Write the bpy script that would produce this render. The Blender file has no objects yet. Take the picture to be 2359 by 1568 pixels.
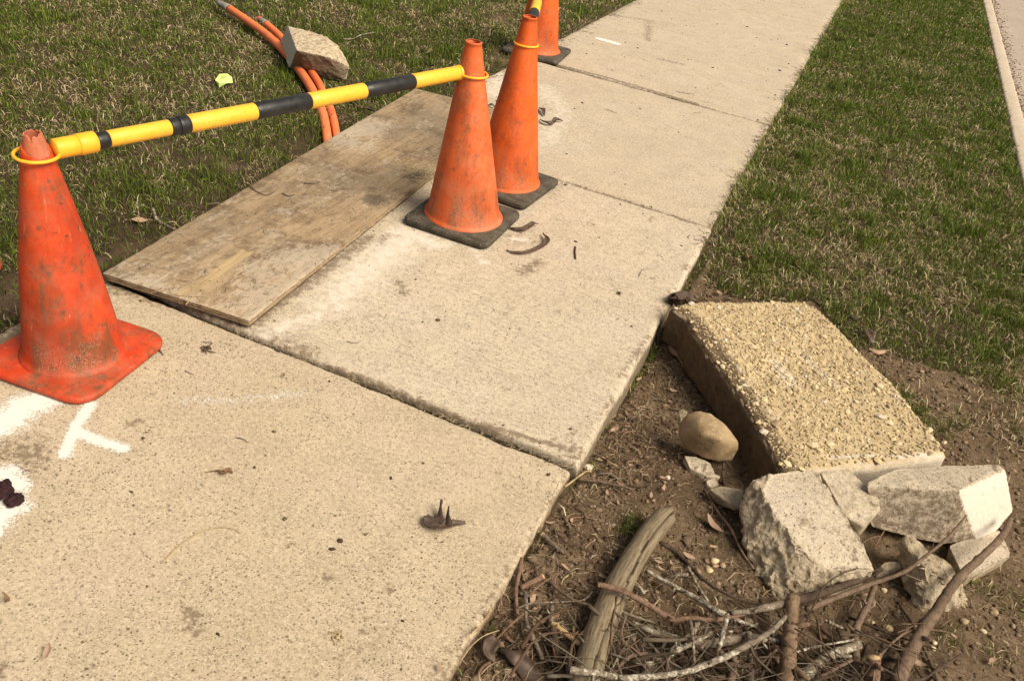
import bpy, bmesh, math, random
import numpy as np
from mathutils import Vector, Matrix, Euler

random.seed(7); rng = np.random.default_rng(7)
scene = bpy.context.scene
COL = scene.collection

# ------------------------------------------------------------------ camera
CAMH = 1.5
FPX, CX, CY = 1923.5, 1179.5, 784.0            # focal length in sheet units (2359 wide)
R = np.array([[0.9055377, -0.33922704, 0.25480678],
              [0.3974735, 0.46826895, -0.78913815],
              [0.1483789, 0.81587328, 0.55886894]])
cam = bpy.data.cameras.new('camera'); camo = bpy.data.objects.new('camera', cam)
COL.objects.link(camo); scene.camera = camo
cam.sensor_width = 36; cam.lens = FPX / 2359 * 36; cam.clip_start = .05; cam.clip_end = 500
M4 = Matrix([list(R[0]) + [0], list(R[1]) + [0], list(R[2]) + [CAMH], [0, 0, 0, 1]])
camo.matrix_world = M4

# ------------------------------------------------------------------ light
SUN_AZ, SUN_EL = 102, 49                        # degrees clockwise from +Y, above horizon
w = bpy.data.worlds.new('World'); scene.world = w; w.use_nodes = True
nt = w.node_tree; bg = nt.nodes['Background']
sky = nt.nodes.new('ShaderNodeTexSky'); sky.sky_type = 'NISHITA'; sky.sun_disc = False
sky.sun_elevation = math.radians(SUN_EL); sky.sun_rotation = math.radians(SUN_AZ)
sky.dust_density = 4.0; sky.air_density = 1.0
hs = nt.nodes.new('ShaderNodeHueSaturation'); hs.inputs['Saturation'].default_value = .12
nt.links.new(sky.outputs[0], hs.inputs['Color']); nt.links.new(hs.outputs[0], bg.inputs['Color'])
bg.inputs['Strength'].default_value = .056
sl = bpy.data.lights.new('sun', 'SUN'); sl.energy = 2.9; sl.angle = math.radians(34); sl.color = (1, .885, .70)
so = bpy.data.objects.new('sun', sl); COL.objects.link(so)
a, e = math.radians(SUN_AZ), math.radians(SUN_EL)
so.rotation_euler = Vector((math.sin(a) * math.cos(e), math.cos(a) * math.cos(e), math.sin(e))).to_track_quat('Z', 'Y').to_euler()
so.location = (3, 3, 5)
vs = scene.view_settings; vs.view_transform = 'Standard'; vs.look = 'None'; vs.gamma = 1; vs.exposure = .90
scene.render.engine = 'CYCLES'
scene.render.resolution_x = 1024; scene.render.resolution_y = 680

# ------------------------------------------------------------------ helpers
def at(px, py, z=0.0):
    v = R @ np.array([px - CX, -(py - CY), -FPX]); t = (z - CAMH) / v[2]
    return np.array([v[0] * t, v[1] * t, z])
def z1(x, y): return (x * .36113, y * .36113)                      # picture quarters used while measuring
def z2(x, y): return (754.9 + x * .36113, y * .36113)
def z4(x, y): return (x * .36113, 528.4 + y * .36113)
def zm(x, y): return (754.9 + x * .36113, 471.8 + y * .36113)
def z3(x, y): return (x * .36113, 1002.1 + y * .36113)
def zb(x, y): return (754.9 + x * .36113, 1002.1 + y * .36113)
def z5(x, y): return (1509.8 + x * .36113, 1002.1 + y * .36113)
def zr(x, y): return (1509.8 + x * .36113, 566.2 + y * .36113)

def _h(ix, iy, iz, seed):
    h = (ix.astype(np.int64) * 374761393 + iy.astype(np.int64) * 668265263 + iz.astype(np.int64) * 2147483647 + seed * 974634777) & 0xffffffff
    h = ((h ^ (h >> 13)) * 1274126177) & 0xffffffff
    h = ((h ^ (h >> 16)) * 2246822519) & 0xffffffff
    return ((h ^ (h >> 15)) & 0xffffff) / 0xffffff
def vn(P, s=1.0, seed=0):
    P = np.asarray(P, float) * s + 100.37
    i = np.floor(P); f = P - i; f = f * f * (3 - 2 * f); i = i.astype(np.int64)
    o = np.zeros(len(P))
    for dx in (0, 1):
        for dy in (0, 1):
            for dz in (0, 1):
                wgt = (f[:, 0] if dx else 1 - f[:, 0]) * (f[:, 1] if dy else 1 - f[:, 1]) * (f[:, 2] if dz else 1 - f[:, 2])
                o += wgt * _h(i[:, 0] + dx, i[:, 1] + dy, i[:, 2] + dz, seed)
    return o * 2 - 1
def fbm(P, s=1.0, oct=4, seed=0, gain=.5):
    o = 0; a_ = 1; t = 0
    for k in range(oct):
        o = o + a_ * vn(P, s * 2.03 ** k, seed + k * 17); t += a_; a_ *= gain
    return o / t
def sst(a_, b_, x):
    t = np.clip((np.asarray(x, float) - a_) / (b_ - a_), 0, 1); return t * t * (3 - 2 * t)
def P3(x, y, z=0.0):
    x = np.atleast_1d(np.asarray(x, float)); y = np.atleast_1d(np.asarray(y, float))
    return np.stack([x, y, np.zeros_like(x) + z], 1)

def tag(o, label=None, cat=None, group=None, kind=None):
    if label: o['label'] = label
    if cat: o['category'] = cat
    if group: o['group'] = group
    if kind: o['kind'] = kind
    return o
def empty(name, loc, label=None, cat=None, group=None, kind=None):
    o = bpy.data.objects.new(name, None); o.empty_display_size = .05; o.location = loc; COL.objects.link(o)
    return tag(o, label, cat, group, kind)
def make_mesh(name, V, F, mat=None, smooth=True, attrs=None, org=(0, 0, 0)):
    V = np.asarray(V, float) - np.asarray(org, float)
    me = bpy.data.meshes.new(name)
    if isinstance(F, np.ndarray):
        n = F.shape[1]
        me.vertices.add(len(V)); me.vertices.foreach_set('co', V.astype(np.float32).ravel())
        me.loops.add(F.size); me.loops.foreach_set('vertex_index', F.astype(np.int32).ravel())
        me.polygons.add(len(F)); me.polygons.foreach_set('loop_start', np.arange(0, F.size, n, dtype=np.int32))
        me.update(calc_edges=True)
    else:
        me.from_pydata([tuple(v) for v in V], [], F); me.update()
    if attrs:
        for k, arr in attrs.items():
            if np.ndim(arr) == 1:
                at_ = me.attributes.new(k, 'FLOAT', 'POINT'); at_.data.foreach_set('value', np.asarray(arr, np.float32))
            else:
                at_ = me.attributes.new(k, 'FLOAT_COLOR', 'POINT')
                c = np.ones((len(arr), 4), np.float32); c[:, :3] = arr; at_.data.foreach_set('color', c.ravel())
    if mat: me.materials.append(mat)
    if smooth: me.polygons.foreach_set('use_smooth', np.ones(len(me.polygons), bool))
    return me
def obj(name, V, F, mat=None, parent=None, smooth=True, attrs=None, org=None):
    """one mesh object from world-space vertices; its origin sits at its base"""
    V = np.asarray(V, float)
    if org is None:
        org = (V[:, 0].mean(), V[:, 1].mean(), V[:, 2].min())
    me = make_mesh(name, V, F, mat, smooth, attrs, org)
    o = bpy.data.objects.new(name, me); COL.objects.link(o)
    if parent is not None:
        o.parent = parent; pl = np.array(parent_world(parent)); o.location = np.array(org) - pl
    else: o.location = org
    return o
def parent_world(o):
    l = np.array(o.location)
    while o.parent: o = o.parent; l = l + np.array(o.location)
    return l
def grid_faces(nu, nv, wrap=False):
    i, j = np.meshgrid(np.arange(nu - (0 if wrap else 1)), np.arange(nv - 1), indexing='ij')
    a_ = i * nv + j; b_ = ((i + 1) % nu) * nv + j
    return np.stack([a_, b_, b_ + 1, a_ + 1], -1).reshape(-1, 4)

# ------------------------------------------------------------------ node helpers
class NB:
    def __init__(s, name, rough=.85, spec=.25):
        s.m = bpy.data.materials.new(name); s.m.use_nodes = True; s.t = s.m.node_tree; s.N = s.t.nodes
        s.b = s.N['Principled BSDF']; s.b.inputs['Roughness'].default_value = rough
        s.b.inputs['Specular IOR Level'].default_value = spec
        tc = s.N.new('ShaderNodeNewGeometry'); s.pos = tc.outputs['Position']
        s.objc = s.N.new('ShaderNodeTexCoord').outputs['Object']
    def L(s, a_, b_): s.t.links.new(a_, b_)
    def setin(s, inp, v):
        if hasattr(v, 'is_output') or isinstance(v, bpy.types.NodeSocket): s.L(v, inp)
        else: inp.default_value = v
    def noise(s, vec, scale, detail=4, rough=.55, dist=0):
        n = s.N.new('ShaderNodeTexNoise'); s.L(vec, n.inputs['Vector']); n.inputs['Scale'].default_value = scale
        n.inputs['Detail'].default_value = detail; n.inputs['Roughness'].default_value = rough; n.inputs['Distortion'].default_value = dist
        return n.outputs['Fac']
    def vor(s, vec, scale, feature='F1'):
        n = s.N.new('ShaderNodeTexVoronoi'); n.feature = feature; s.L(vec, n.inputs['Vector']); n.inputs['Scale'].default_value = scale
        return n.outputs['Distance'], n.outputs['Color']
    def mapr(s, v, a_, b_, c=0., d=1., smooth=True):
        n = s.N.new('ShaderNodeMapRange'); n.interpolation_type = 'SMOOTHSTEP' if smooth else 'LINEAR'
        s.L(v, n.inputs['Value'])
        for k, x in zip(('From Min', 'From Max', 'To Min', 'To Max'), (a_, b_, c, d)): n.inputs[k].default_value = x
        return n.outputs['Result']
    def math(s, op, a_, b_=0.):
        n = s.N.new('ShaderNodeMath'); n.operation = op; s.setin(n.inputs[0], a_); s.setin(n.inputs[1], b_); return n.outputs[0]
    def mix(s, fac, a_, b_, mode='MIX'):
        n = s.N.new('ShaderNodeMix'); n.data_type = 'RGBA'; n.blend_type = mode
        s.setin(n.inputs['Factor'], fac)
        for i, v in ((6, a_), (7, b_)):
            if isinstance(v, tuple): v = (*v, 1.) if len(v) == 3 else v
            s.setin(n.inputs[i], v)
        return n.outputs[2]
    def scale(s, vec, sc, rot=(0, 0, 0)):
        n = s.N.new('ShaderNodeMapping'); s.L(vec, n.inputs['Vector']); n.inputs['Scale'].default_value = sc; n.inputs['Rotation'].default_value = rot
        return n.outputs[0]
    def attr(s, name):
        n = s.N.new('ShaderNodeAttribute'); n.attribute_name = name; return n
    def sepc(s, c):
        n = s.N.new('ShaderNodeSeparateColor'); s.L(c, n.inputs[0]); return n.outputs
    def bump(s, h, strength=.4, dist=.002):
        n = s.N.new('ShaderNodeBump'); s.L(h, n.inputs['Height']); n.inputs['Strength'].default_value = strength
        n.inputs['Distance'].default_value = dist; s.L(n.outputs[0], s.b.inputs['Normal'])
    def col(s, c): s.setin(s.b.inputs['Base Color'], (*c, 1.) if isinstance(c, tuple) else c)

def concrete(name, base, base2, pits=.5, streak=0., grain=.5, scale=1.0, bump=.5, pale=(.62, .55, .45)):
    n = NB(name, .92, .15); p = n.pos
    big = n.noise(p, 1.7, 5, .6); mid = n.noise(p, 9, 5, .65)
    c = n.mix(n.mapr(big, .35, .65), base, base2)
    c = n.mix(n.mapr(mid, .35, .7, 0, .6), c, tuple(x * .74 for x in base))
    c = n.mix(n.mapr(n.noise(p, 4.1, 4, .6), .45, .7, 0, .5), c, (base[0] * 1.06, base[1] * 1.04, base[2] * 1.22))
    fine = n.noise(p, 210 * scale, 4, .75)
    c = n.mix(n.mapr(fine, .42, .68, 0, .75), c, tuple(min(1, x * 1.28) for x in base2))
    fine2 = n.noise(p, 300 * scale, 4, .75)
    c = n.mix(n.mapr(fine2, .52, .68, 0, .72), c, tuple(x * .55 for x in base))
    if streak:
        sp = n.scale(p, (14, 260, 14), (0, 0, .06)); st = n.noise(sp, 1, 3, .6)
        c = n.mix(n.mapr(st, .4, .7, 0, streak), c, tuple(min(1, x * 1.3) for x in base2))
        c = n.mix(n.mapr(st, .45, .25, 0, streak * .7), c, tuple(x * .6 for x in base))
    # light grains and dark pits
    d, vc = n.vor(p, 120 * scale); cc = n.sepc(vc)
    g = n.math('MULTIPLY', n.mapr(d, .36, .2), n.mapr(cc[0], .8, .86))
    c = n.mix(n.math('MULTIPLY', g, grain), c, pale)
    d1, v1 = n.vor(p, 62 * scale); c1 = n.sepc(v1)
    pit_soft = n.math('MULTIPLY', n.mapr(d1, .26, .12), n.mapr(c1[1], .93, .95))
    c = n.mix(n.math('MULTIPLY', pit_soft, .8), c, (.13, .11, .10))
    g2 = n.noise(p, 85, 5, .8)
    c = n.mix(n.mapr(g2, .50, .66, 0, .65), c, tuple(x * .58 for x in base)); c = n.mix(n.mapr(g2, .48, .34, 0, .6), c, tuple(min(1, x * 1.25) for x in base2))
    wv = n.N.new('ShaderNodeTexNoise'); n.L(p, wv.inputs['Vector']); wv.inputs['Scale'].default_value = 230; wv.inputs['Detail'].default_value = 2
    va = n.N.new('ShaderNodeVectorMath'); va.operation = 'MULTIPLY_ADD'; n.L(wv.outputs['Color'], va.inputs[0]); va.inputs[1].default_value = (.006, .006, .006); n.L(p, va.inputs[2]); pw = va.outputs[0]
    patch = n.mapr(n.noise(p, 3.3, 3, .6), .3, .6, .5, 1)
    pm = None
    for scl_, prob, r0_, op_ in ((240, .40, .46, .9), (140, .30, .42, 1.), (80, .09, .34, 1.)):
        dd_, vv_ = n.vor(pw, scl_ * scale); cs_ = n.sepc(vv_)
        q_ = n.math('MULTIPLY', n.mapr(dd_, r0_, r0_ * .55), n.mapr(cs_[0], 1 - pits * prob, 1 - pits * prob + .02)); q_ = n.math('MULTIPLY', q_, n.mapr(cs_[1], 0, 1, op_ * .45, op_, False))
        pm = q_ if pm is None else n.math('MAXIMUM', pm, q_)
    pm = n.math('MULTIPLY', pm, patch)
    c = n.mix(pm, c, (.085, .06, .04))
    ab = n.attr('broken').outputs['Fac']; bn = n.noise(p, 42, 6, .72)
    bc = n.mix(n.mapr(bn, .35, .62), (.36, .27, .17), (.64, .53, .37)); c = n.mix(n.math('MULTIPLY', ab, .8), c, bc)
    ad = n.attr('dirt').outputs['Fac']; aw = n.attr('dust_or_lit').outputs['Fac']
    dn = n.noise(p, 55, 5, .7)
    dm = n.mapr(n.math('ADD', n.math('MULTIPLY', ad, 1.1), n.math('MULTIPLY', n.math('SUBTRACT', dn, .5), 2.2)), .24, .72)
    dm = n.math('MULTIPLY', dm, n.mapr(ad, 0, .2))
    c = n.mix(n.math('MULTIPLY', dm, .8), c, (.15, .105, .066))  # darkens soiled areas and the strips painted as shade
    wn = n.noise(p, 30, 6, .7)
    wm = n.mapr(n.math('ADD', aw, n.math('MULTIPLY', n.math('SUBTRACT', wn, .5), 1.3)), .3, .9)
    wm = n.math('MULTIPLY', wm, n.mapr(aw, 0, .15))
    c = n.mix(n.math('MULTIPLY', wm, .72), c, (.64, .575, .485))  # whitens powdery areas and faces painted as lit
    n.col(c)
    h = n.math('ADD', n.math('MULTIPLY', fine, .6), n.math('MULTIPLY', n.math('SUBTRACT', 1, pm), .7))
    h = n.math('ADD', h, n.math('MULTIPLY', n.math('MULTIPLY', ab, n.noise(p, 75, 6, .75)), 5.)); n.bump(h, bump, .0025)
    return n.m

M = {}
M['slab_near'] = concrete('speckled concrete', (.395, .315, .212), (.455, .37, .258), pits=.85)
M['slab_mid'] = concrete('brushed concrete', (.395, .325, .235), (.46, .385, .285), pits=.62, streak=.55)
M['slab_far'] = concrete('old walk concrete', (.40, .325, .235), (.455, .375, .275), pits=.7, streak=.25)
M['kerb'] = concrete('kerb concrete', (.43, .35, .26), (.47, .39, .30), pits=.6)
M['road'] = concrete('road concrete', (.33, .27, .215), (.37, .31, .25), pits=.6)
M['chunk'] = concrete('broken concrete', (.40, .33, .24), (.47, .39, .29), pits=.42, bump=1.0)
M['chunk_dirty'] = concrete('soiled broken concrete', (.30, .235, .155), (.36, .29, .20), pits=.5, bump=1.)

def soil_mat(name, c1, c2, c3):
    n = NB(name, .95, .1); p = n.pos
    c = n.mix(n.mapr(n.noise(p, 3, 5, .6), .35, .65), c1, c2)
    c = n.mix(n.mapr(n.noise(p, 24, 5, .7), .45, .75, 0, .7), c, c3)
    c = n.mix(n.mapr(n.noise(p, 120, 3, .7), .5, .7, 0, .6), c, tuple(x * .45 for x in c1))
    d, v = n.vor(p, 140); cc = n.sepc(v)
    c = n.mix(n.math('MULTIPLY', n.mapr(d, .4, .2), n.mapr(cc[0], .9, .95)), c, (.30, .24, .165))
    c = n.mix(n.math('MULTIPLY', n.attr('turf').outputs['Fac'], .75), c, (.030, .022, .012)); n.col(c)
    h = n.math('ADD', n.noise(p, 90, 6, .75), n.math('MULTIPLY', n.noise(p, 28, 4, .6), 1.4))
    n.bump(h, 1., .012)
    return n.m
M['soil'] = soil_mat('bare soil', (.125, .082, .048), (.20, .138, .085), (.28, .20, .125))
M['joint'] = soil_mat('dirt in joints', (.045, .033, .018), (.07, .05, .03), (.10, .075, .045))

def grass_mat():
    n = NB('grass blades', .6, .2); c = n.attr('Cd').outputs['Color']; n.col(c)
    tr = n.N.new('ShaderNodeBsdfTranslucent'); n.L(c, tr.inputs['Color'])
    mx = n.N.new('ShaderNodeMixShader'); mx.inputs[0].default_value = .22
    n.L(n.b.outputs[0], mx.inputs[1]); n.L(tr.outputs[0], mx.inputs[2]); n.L(mx.outputs[0], n.N['Material Output'].inputs[0])
    return n.m
M['grass'] = grass_mat()
def cd_mat(name, rough=.85, spec=.15):
    n = NB(name, rough, spec); c = n.attr('Cd').outputs['Color']
    c = n.mix(n.mapr(n.noise(n.pos, 180, 3, .6), .35, .7, 0, .4), c, (.06, .04, .025)); n.col(c)
    n.bump(n.noise(n.pos, 200, 3, .6), .3, .002); return n.m
M['litter'] = cd_mat('litter')

def cone_mat(name, base, hot, smudge=.6, dust_or_lit=.3):
    n = NB(name, .55, .3); p = n.objc
    c = n.mix(n.mapr(n.noise(p, 6, 4, .6), .35, .7), base, hot)
    c = n.mix(n.mapr(n.noise(n.scale(p, (5, 5, 2.5)), 1, 6, .7), .40, .66, 0, smudge * .8), c, (base[0] * .52, base[1] * .72, base[2] * 1.2))
    c = n.mix(n.mapr(n.noise(n.scale(p, (14, 14, 4)), 1, 6, .72), .46, .68, 0, smudge), c, (.16, .055, .022))
    c = n.mix(n.mapr(n.noise(p, 17, 6, .75), .53, .66, 0, smudge * .9), c, (.13, .055, .025))
    c = n.mix(n.mapr(n.noise(p, 38, 6, .75), .58, .68, 0, smudge), c, (.07, .035, .02))
    c = n.mix(n.mapr(n.noise(n.scale(p, (60, 60, 9)), 1, 4, .7), .6, .75, 0, .35), c, (.75, .33, .17))
    sx = n.N.new('ShaderNodeSeparateXYZ'); n.L(p, sx.inputs[0])
    low = n.mapr(sx.outputs[2], .30, .03)
    g, gc = n.vor(p, 300); gm = n.math('MULTIPLY', n.mapr(g, .42, .25), n.mapr(n.noise(p, 9, 4, .6), .46, .62))
    c = n.mix(n.math('MULTIPLY', n.math('MULTIPLY', gm, n.math('MULTIPLY', low, n.mapr(sx.outputs[2], .02, .06))), .6), c, (.48, .39, .29))
    dn = n.mapr(n.noise(p, 11, 5, .7), .4, .75, 0, dust_or_lit)
    c = n.mix(dn, c, (.50, .27, .16))
    n.col(c); n.setin(n.b.inputs['Roughness'], n.mapr(n.noise(p, 22, 4, .7), .3, .7, .42, .75))
    n.bump(n.noise(p, 60, 4, .6), .12, .002)
    return n.m
M['cone_red'] = cone_mat('weathered red orange plastic', (.47, .042, .010), (.60, .068, .013), .95, .18)
M['cone_orange'] = cone_mat('faded orange plastic', (.62, .105, .024), (.70, .135, .03), .65, .30)
M['cone_bright'] = cone_mat('orange plastic', (.66, .092, .010), (.74, .12, .014), .55, .14)
M['cone_pale'] = cone_mat('bleached orange plastic', (.50, .135, .065), (.56, .175, .09), .7, .35)
def rubber():
    n = NB('dusty black rubber', .8, .25); p = n.objc
    c = n.mix(n.mapr(n.noise(p, 12, 5, .7), .35, .7), (.040, .034, .026), (.105, .085, .060))
    d, v = n.vor(p, 260); cc = n.sepc(v)
    c = n.mix(n.math('MULTIPLY', n.mapr(d, .35, .2), n.mapr(cc[0], .86, .9)), c, (.42, .35, .26))
    c = n.mix(n.mapr(n.noise(p, 45, 5, .7), .6, .75, 0, .7), c, (.17, .13, .09))
    n.col(c); n.bump(n.noise(p, 120, 4, .6), .4, .002); return n.m
M['rubber'] = rubber()
def band_mat():
    n = NB('cracked white band', .6, .3); p = n.objc
    d, v = n.vor(n.scale(p, (1, 1, .5)), 60)
    m = n.mapr(n.noise(p, 40, 4, .7), .55, .6)
    c = n.mix(m, (.55, .50, .45), (.55, .12, .035)); n.col(n.mix(n.mapr(d, .02, .1), (.12, .07, .05), c)); return n.m
M['band'] = band_mat()
def paintm(name, c1, c2, dirt=.35, rough=.38):
    n = NB(name, rough, .4); p = n.objc
    c = n.mix(n.mapr(n.noise(p, 9, 4, .6), .3, .7), c1, c2)
    c = n.mix(n.mapr(n.noise(p, 55, 6, .75), .60, .70, 0, min(1, dirt * 1.6)), c, (.12, .07, .03)); c = n.mix(n.mapr(n.noise(p, 130, 4, .7), .62, .68, 0, dirt * .8), c, (.05, .035, .02))
    c = n.mix(n.mapr(n.noise(p, 16, 5, .7), .5, .8, 0, dirt), c, tuple(x * .5 + .04 for x in c1))
    n.col(c); n.setin(n.b.inputs['Roughness'], n.mapr(n.noise(p, 30, 4, .7), .3, .7, rough, rough + .25)); n.bump(n.noise(p, 90, 4, .6), .08, .002); return n.m
M['yellow'] = paintm('scuffed yellow plastic', (.76, .39, .030), (.82, .45, .040), .5)
M['amber'] = paintm('amber yellow plastic', (.80, .37, .018), (.86, .42, .025), .22)
M['black'] = paintm('scuffed black plastic', (.010, .0095, .009), (.018, .017, .016), .25, .36)
M['conduit'] = paintm('orange conduit plastic', (.66, .145, .045), (.72, .19, .065), .55, .5)
M['conduit_tape'] = paintm('grey duct tape', (.20, .185, .165), (.26, .24, .21), .4, .5)
M['red_tape'] = paintm('red tape', (.55, .03, .03), (.6, .05, .04), .2, .5)

def ply_mat():
    n = NB('weathered plywood face', .85, .2); p = n.pos
    g = n.noise(n.scale(p, (46, 3.2, 46), (0, 0, .06)), 1, 6, .65)
    c = n.mix(n.mapr(g, .3, .7), (.25, .172, .098), (.37, .265, .16))
    c = n.mix(n.mapr(n.noise(p, 2.4, 5, .65), .42, .66, 0, .75), c, (.235, .185, .125))
    c = n.mix(n.mapr(n.noise(p, 6.5, 6, .75), .46, .66, 0, .85), c, (.145, .095, .055))
    c = n.mix(n.mapr(n.noise(n.scale(p, (30, 12, 30)), 1, 6, .75), .5, .68, 0, .6), c, (.115, .08, .048))
    cem = n.noise(n.scale(p, (9, 5, 9), (0, 0, .5)), 1, 8, .78)
    aw = n.attr('dust_or_lit').outputs['Fac']
    cf = n.noise(n.scale(p, (60, 34, 40), (0, 0, .5)), 1, 6, .8)
    c = n.mix(n.mapr(n.math('ADD', n.math('ADD', n.math('MULTIPLY', cem, .5), n.math('MULTIPLY', cf, .5)), n.math('MULTIPLY', aw, .16)), .515, .61, 0, .55), c, (.48, .405, .31))
    c = n.mix(n.mapr(n.noise(n.scale(p, (110, 12, 60)), 1, 4, .7), .60, .72, 0, .7), c, (.085, .06, .038))
    c = n.mix(n.mapr(n.noise(p, 75, 5, .8), .57, .66, 0, .75), c, (.075, .052, .034))
    c = n.mix(n.mapr(n.noise(p, 140, 4, .7), .60, .70, 0, .6), c, (.52, .44, .33))
    at_ = n.attr('torn').outputs['Fac']
    tn = n.noise(n.scale(p, (90, 7, 60), (0, 0, .06)), 1, 4, .6)
    tm = n.mapr(n.math('ADD', at_, n.math('MULTIPLY', n.math('SUBTRACT', tn, .5), 1.6)), .45, .75)
    tm = n.math('MULTIPLY', tm, n.mapr(at_, .02, .2))
    c = n.mix(tm, c, n.mix(n.mapr(tn, .3, .7), (.26, .18, .095), (.42, .31, .17)))
    ad = n.attr('dirt').outputs['Fac']
    dm = n.mapr(n.math('ADD', ad, n.math('MULTIPLY', n.math('SUBTRACT', n.noise(p, 35, 5, .7), .5), .8)), .35, .75)
    c = n.mix(n.math('MULTIPLY', dm, .8), c, (.085, .065, .045))
    n.col(c); n.bump(n.math('ADD', g, n.math('MULTIPLY', cem, .7)), .5, .003); return n.m
M['ply_face'] = ply_mat()
def ply_edge(name, c1, c2):
    n = NB(name, .9, .1); g = n.noise(n.scale(n.pos, (30, 30, 500)), 1, 4, .6)
    c = n.mix(n.mapr(g, .35, .65), c1, c2)
    c = n.mix(n.mapr(n.noise(n.pos, 60, 4, .7), .5, .7), c, tuple(x * .5 for x in c1)); n.col(c); n.bump(g, .6, .002); return n.m
M['ply_a'] = ply_edge('pale ply', (.28, .20, .12), (.36, .27, .17)); M['ply_b'] = ply_edge('dark ply', (.10, .068, .04), (.15, .10, .06))

def rough_top():
    n = NB('gravelly underside of slab', .95, .1); p = n.pos
    c = n.mix(n.mapr(n.noise(p, 7, 5, .65), .35, .65), (.42, .32, .18), (.50, .385, .225))
    c = n.mix(n.mapr(n.noise(p, 60, 5, .7), .45, .7, 0, .75), c, (.25, .175, .095))
    c = n.mix(n.mapr(n.noise(p, 190, 3, .7), .5, .68, 0, .7), c, (.64, .52, .33))
    aw = n.attr('dust_or_lit').outputs['Fac']
    wm = n.mapr(n.math('ADD', aw, n.math('MULTIPLY', n.math('SUBTRACT', n.noise(p, 40, 6, .7), .5), 1.2)), .4, .9)
    c = n.mix(n.math('MULTIPLY', wm, .8), c, (.60, .54, .45))
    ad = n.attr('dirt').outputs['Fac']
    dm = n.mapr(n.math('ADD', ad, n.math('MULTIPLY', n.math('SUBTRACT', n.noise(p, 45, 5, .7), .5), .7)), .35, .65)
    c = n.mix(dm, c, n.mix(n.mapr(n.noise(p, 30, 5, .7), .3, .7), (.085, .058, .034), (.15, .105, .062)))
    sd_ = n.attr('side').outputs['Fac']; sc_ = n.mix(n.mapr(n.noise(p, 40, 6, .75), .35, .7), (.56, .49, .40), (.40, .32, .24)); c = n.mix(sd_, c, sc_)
    n.col(c); n.bump(n.noise(p, 150, 5, .75), .9, .004); return n.m
M['rough_top'] = rough_top()
def simple(name, c1, c2, sc=20, rough=.9, bump=.3, spec=.2, objc=True, speck=None):
    n = NB(name, rough, spec); p = n.objc if objc else n.pos
    c = n.mix(n.mapr(n.noise(p, sc, 5, .65), .35, .68), c1, c2)
    c = n.mix(n.mapr(n.noise(p, sc * 6, 3, .7), .5, .7, 0, .45), c, tuple(x * .6 for x in c1))
    if speck:
        c = n.mix(n.mapr(n.noise(p, sc * 3, 6, .75), speck[0], speck[0] + .06, 0, speck[2]), c, speck[1])
    n.col(c); n.bump(n.noise(p, sc * 4, 5, .7), bump, .003); return n.m
M['peb_a'] = simple('tan pebble', (.50, .38, .20), (.60, .47, .27), 30)
M['peb_b'] = simple('cream pebble', (.54, .42, .25), (.62, .50, .31), 30)
M['peb_c'] = simple('brown pebble', (.30, .21, .12), (.38, .28, .17), 30)
M['peb_w'] = simple('whitish pebble', (.52, .45, .34), (.60, .53, .42), 30)
M['rock'] = simple('smooth tan fieldstone', (.25, .17, .088), (.36, .255, .145), 9, .75, .6, .3, True, (.56, (.46, .36, .24), .6))
M['log'] = None
def bark(name, c1, c2, c3, lich=(.5, (.5, .47, .38), .0), sc=60):
    n = NB(name, .9, .15); p = n.pos
    c = n.mix(n.mapr(n.noise(p, sc * .5, 5, .7), .35, .65), c1, c2)
    c = n.mix(n.mapr(n.noise(p, sc * 2.5, 4, .7), .5, .68, 0, .8), c, c3)
    c = n.mix(n.mapr(n.noise(p, sc * 1.3, 5, .75), lich[0], lich[0] + .08, 0, lich[2]), c, lich[1])
    n.col(c); n.bump(n.noise(p, sc * 2.2, 5, .7), .8, .004); return n.m
M['bark_brown'] = bark('brown bark', (.125, .082, .055), (.185, .125, .085), (.05, .033, .022), (.6, (.32, .26, .18), .5))
M['bark_red'] = bark('red brown bark', (.15, .088, .057), (.22, .14, .095), (.07, .035, .022), (.64, (.40, .29, .2), .5))
M['bark_grey'] = bark('grey bark', (.13, .098, .07), (.21, .165, .12), (.045, .034, .024), (.55, (.42, .38, .30), .75))
M['bark_lichen'] = bark('lichen covered bark', (.15, .115, .082), (.22, .175, .125), (.045, .034, .024), (.50, (.47, .43, .34), .9))
M['bark_dark'] = bark('damp dark bark', (.060, .040, .028), (.095, .066, .046), (.03, .02, .014), (.66, (.3, .26, .2), .5))
M['bark_stump'] = bark('flaking orange brown bark', (.13, .082, .05), (.22, .145, .09), (.05, .032, .02), (.6, (.38, .27, .17), .6), 45)
M['wood_pale'] = bark('split pale wood', (.42, .27, .13), (.52, .36, .19), (.20, .12, .06), (.9, (.5, .4, .3), .0))
def log_mat():
    n = NB('weathered barkless log', .85, .2); p = n.pos
    g = n.noise(n.scale(n.objc, (70, 70, 70)), 1, 4, .6); at_ = n.attr('crack').outputs['Fac']
    al = n.attr('along'); cmb = n.N.new('ShaderNodeCombineXYZ')
    n.L(n.math('MULTIPLY', al.outputs['Fac'], 11), cmb.inputs[0]); n.L(n.math('MULTIPLY', n.attr('ang').outputs['Fac'], 34), cmb.inputs[1])
    gr = n.noise(cmb.outputs[0], 1, 5, .65)
    c = n.mix(n.mapr(gr, .3, .7), (.10, .074, .045), (.26, .20, .125))
    c = n.mix(n.mapr(n.noise(p, 12, 5, .65), .42, .66, 0, .7), c, (.15, .128, .082))
    c = n.mix(n.mapr(n.noise(p, 90, 4, .7), .58, .7, 0, .7), c, (.08, .055, .035))
    c = n.mix(n.mapr(n.noise(p, 150, 4, .7), .62, .7, 0, .6), c, (.48, .42, .32))
    c = n.mix(at_, c, (.03, .02, .014)); n.col(c); n.bump(n.math('ADD', gr, g), .6, .003); return n.m
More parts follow.
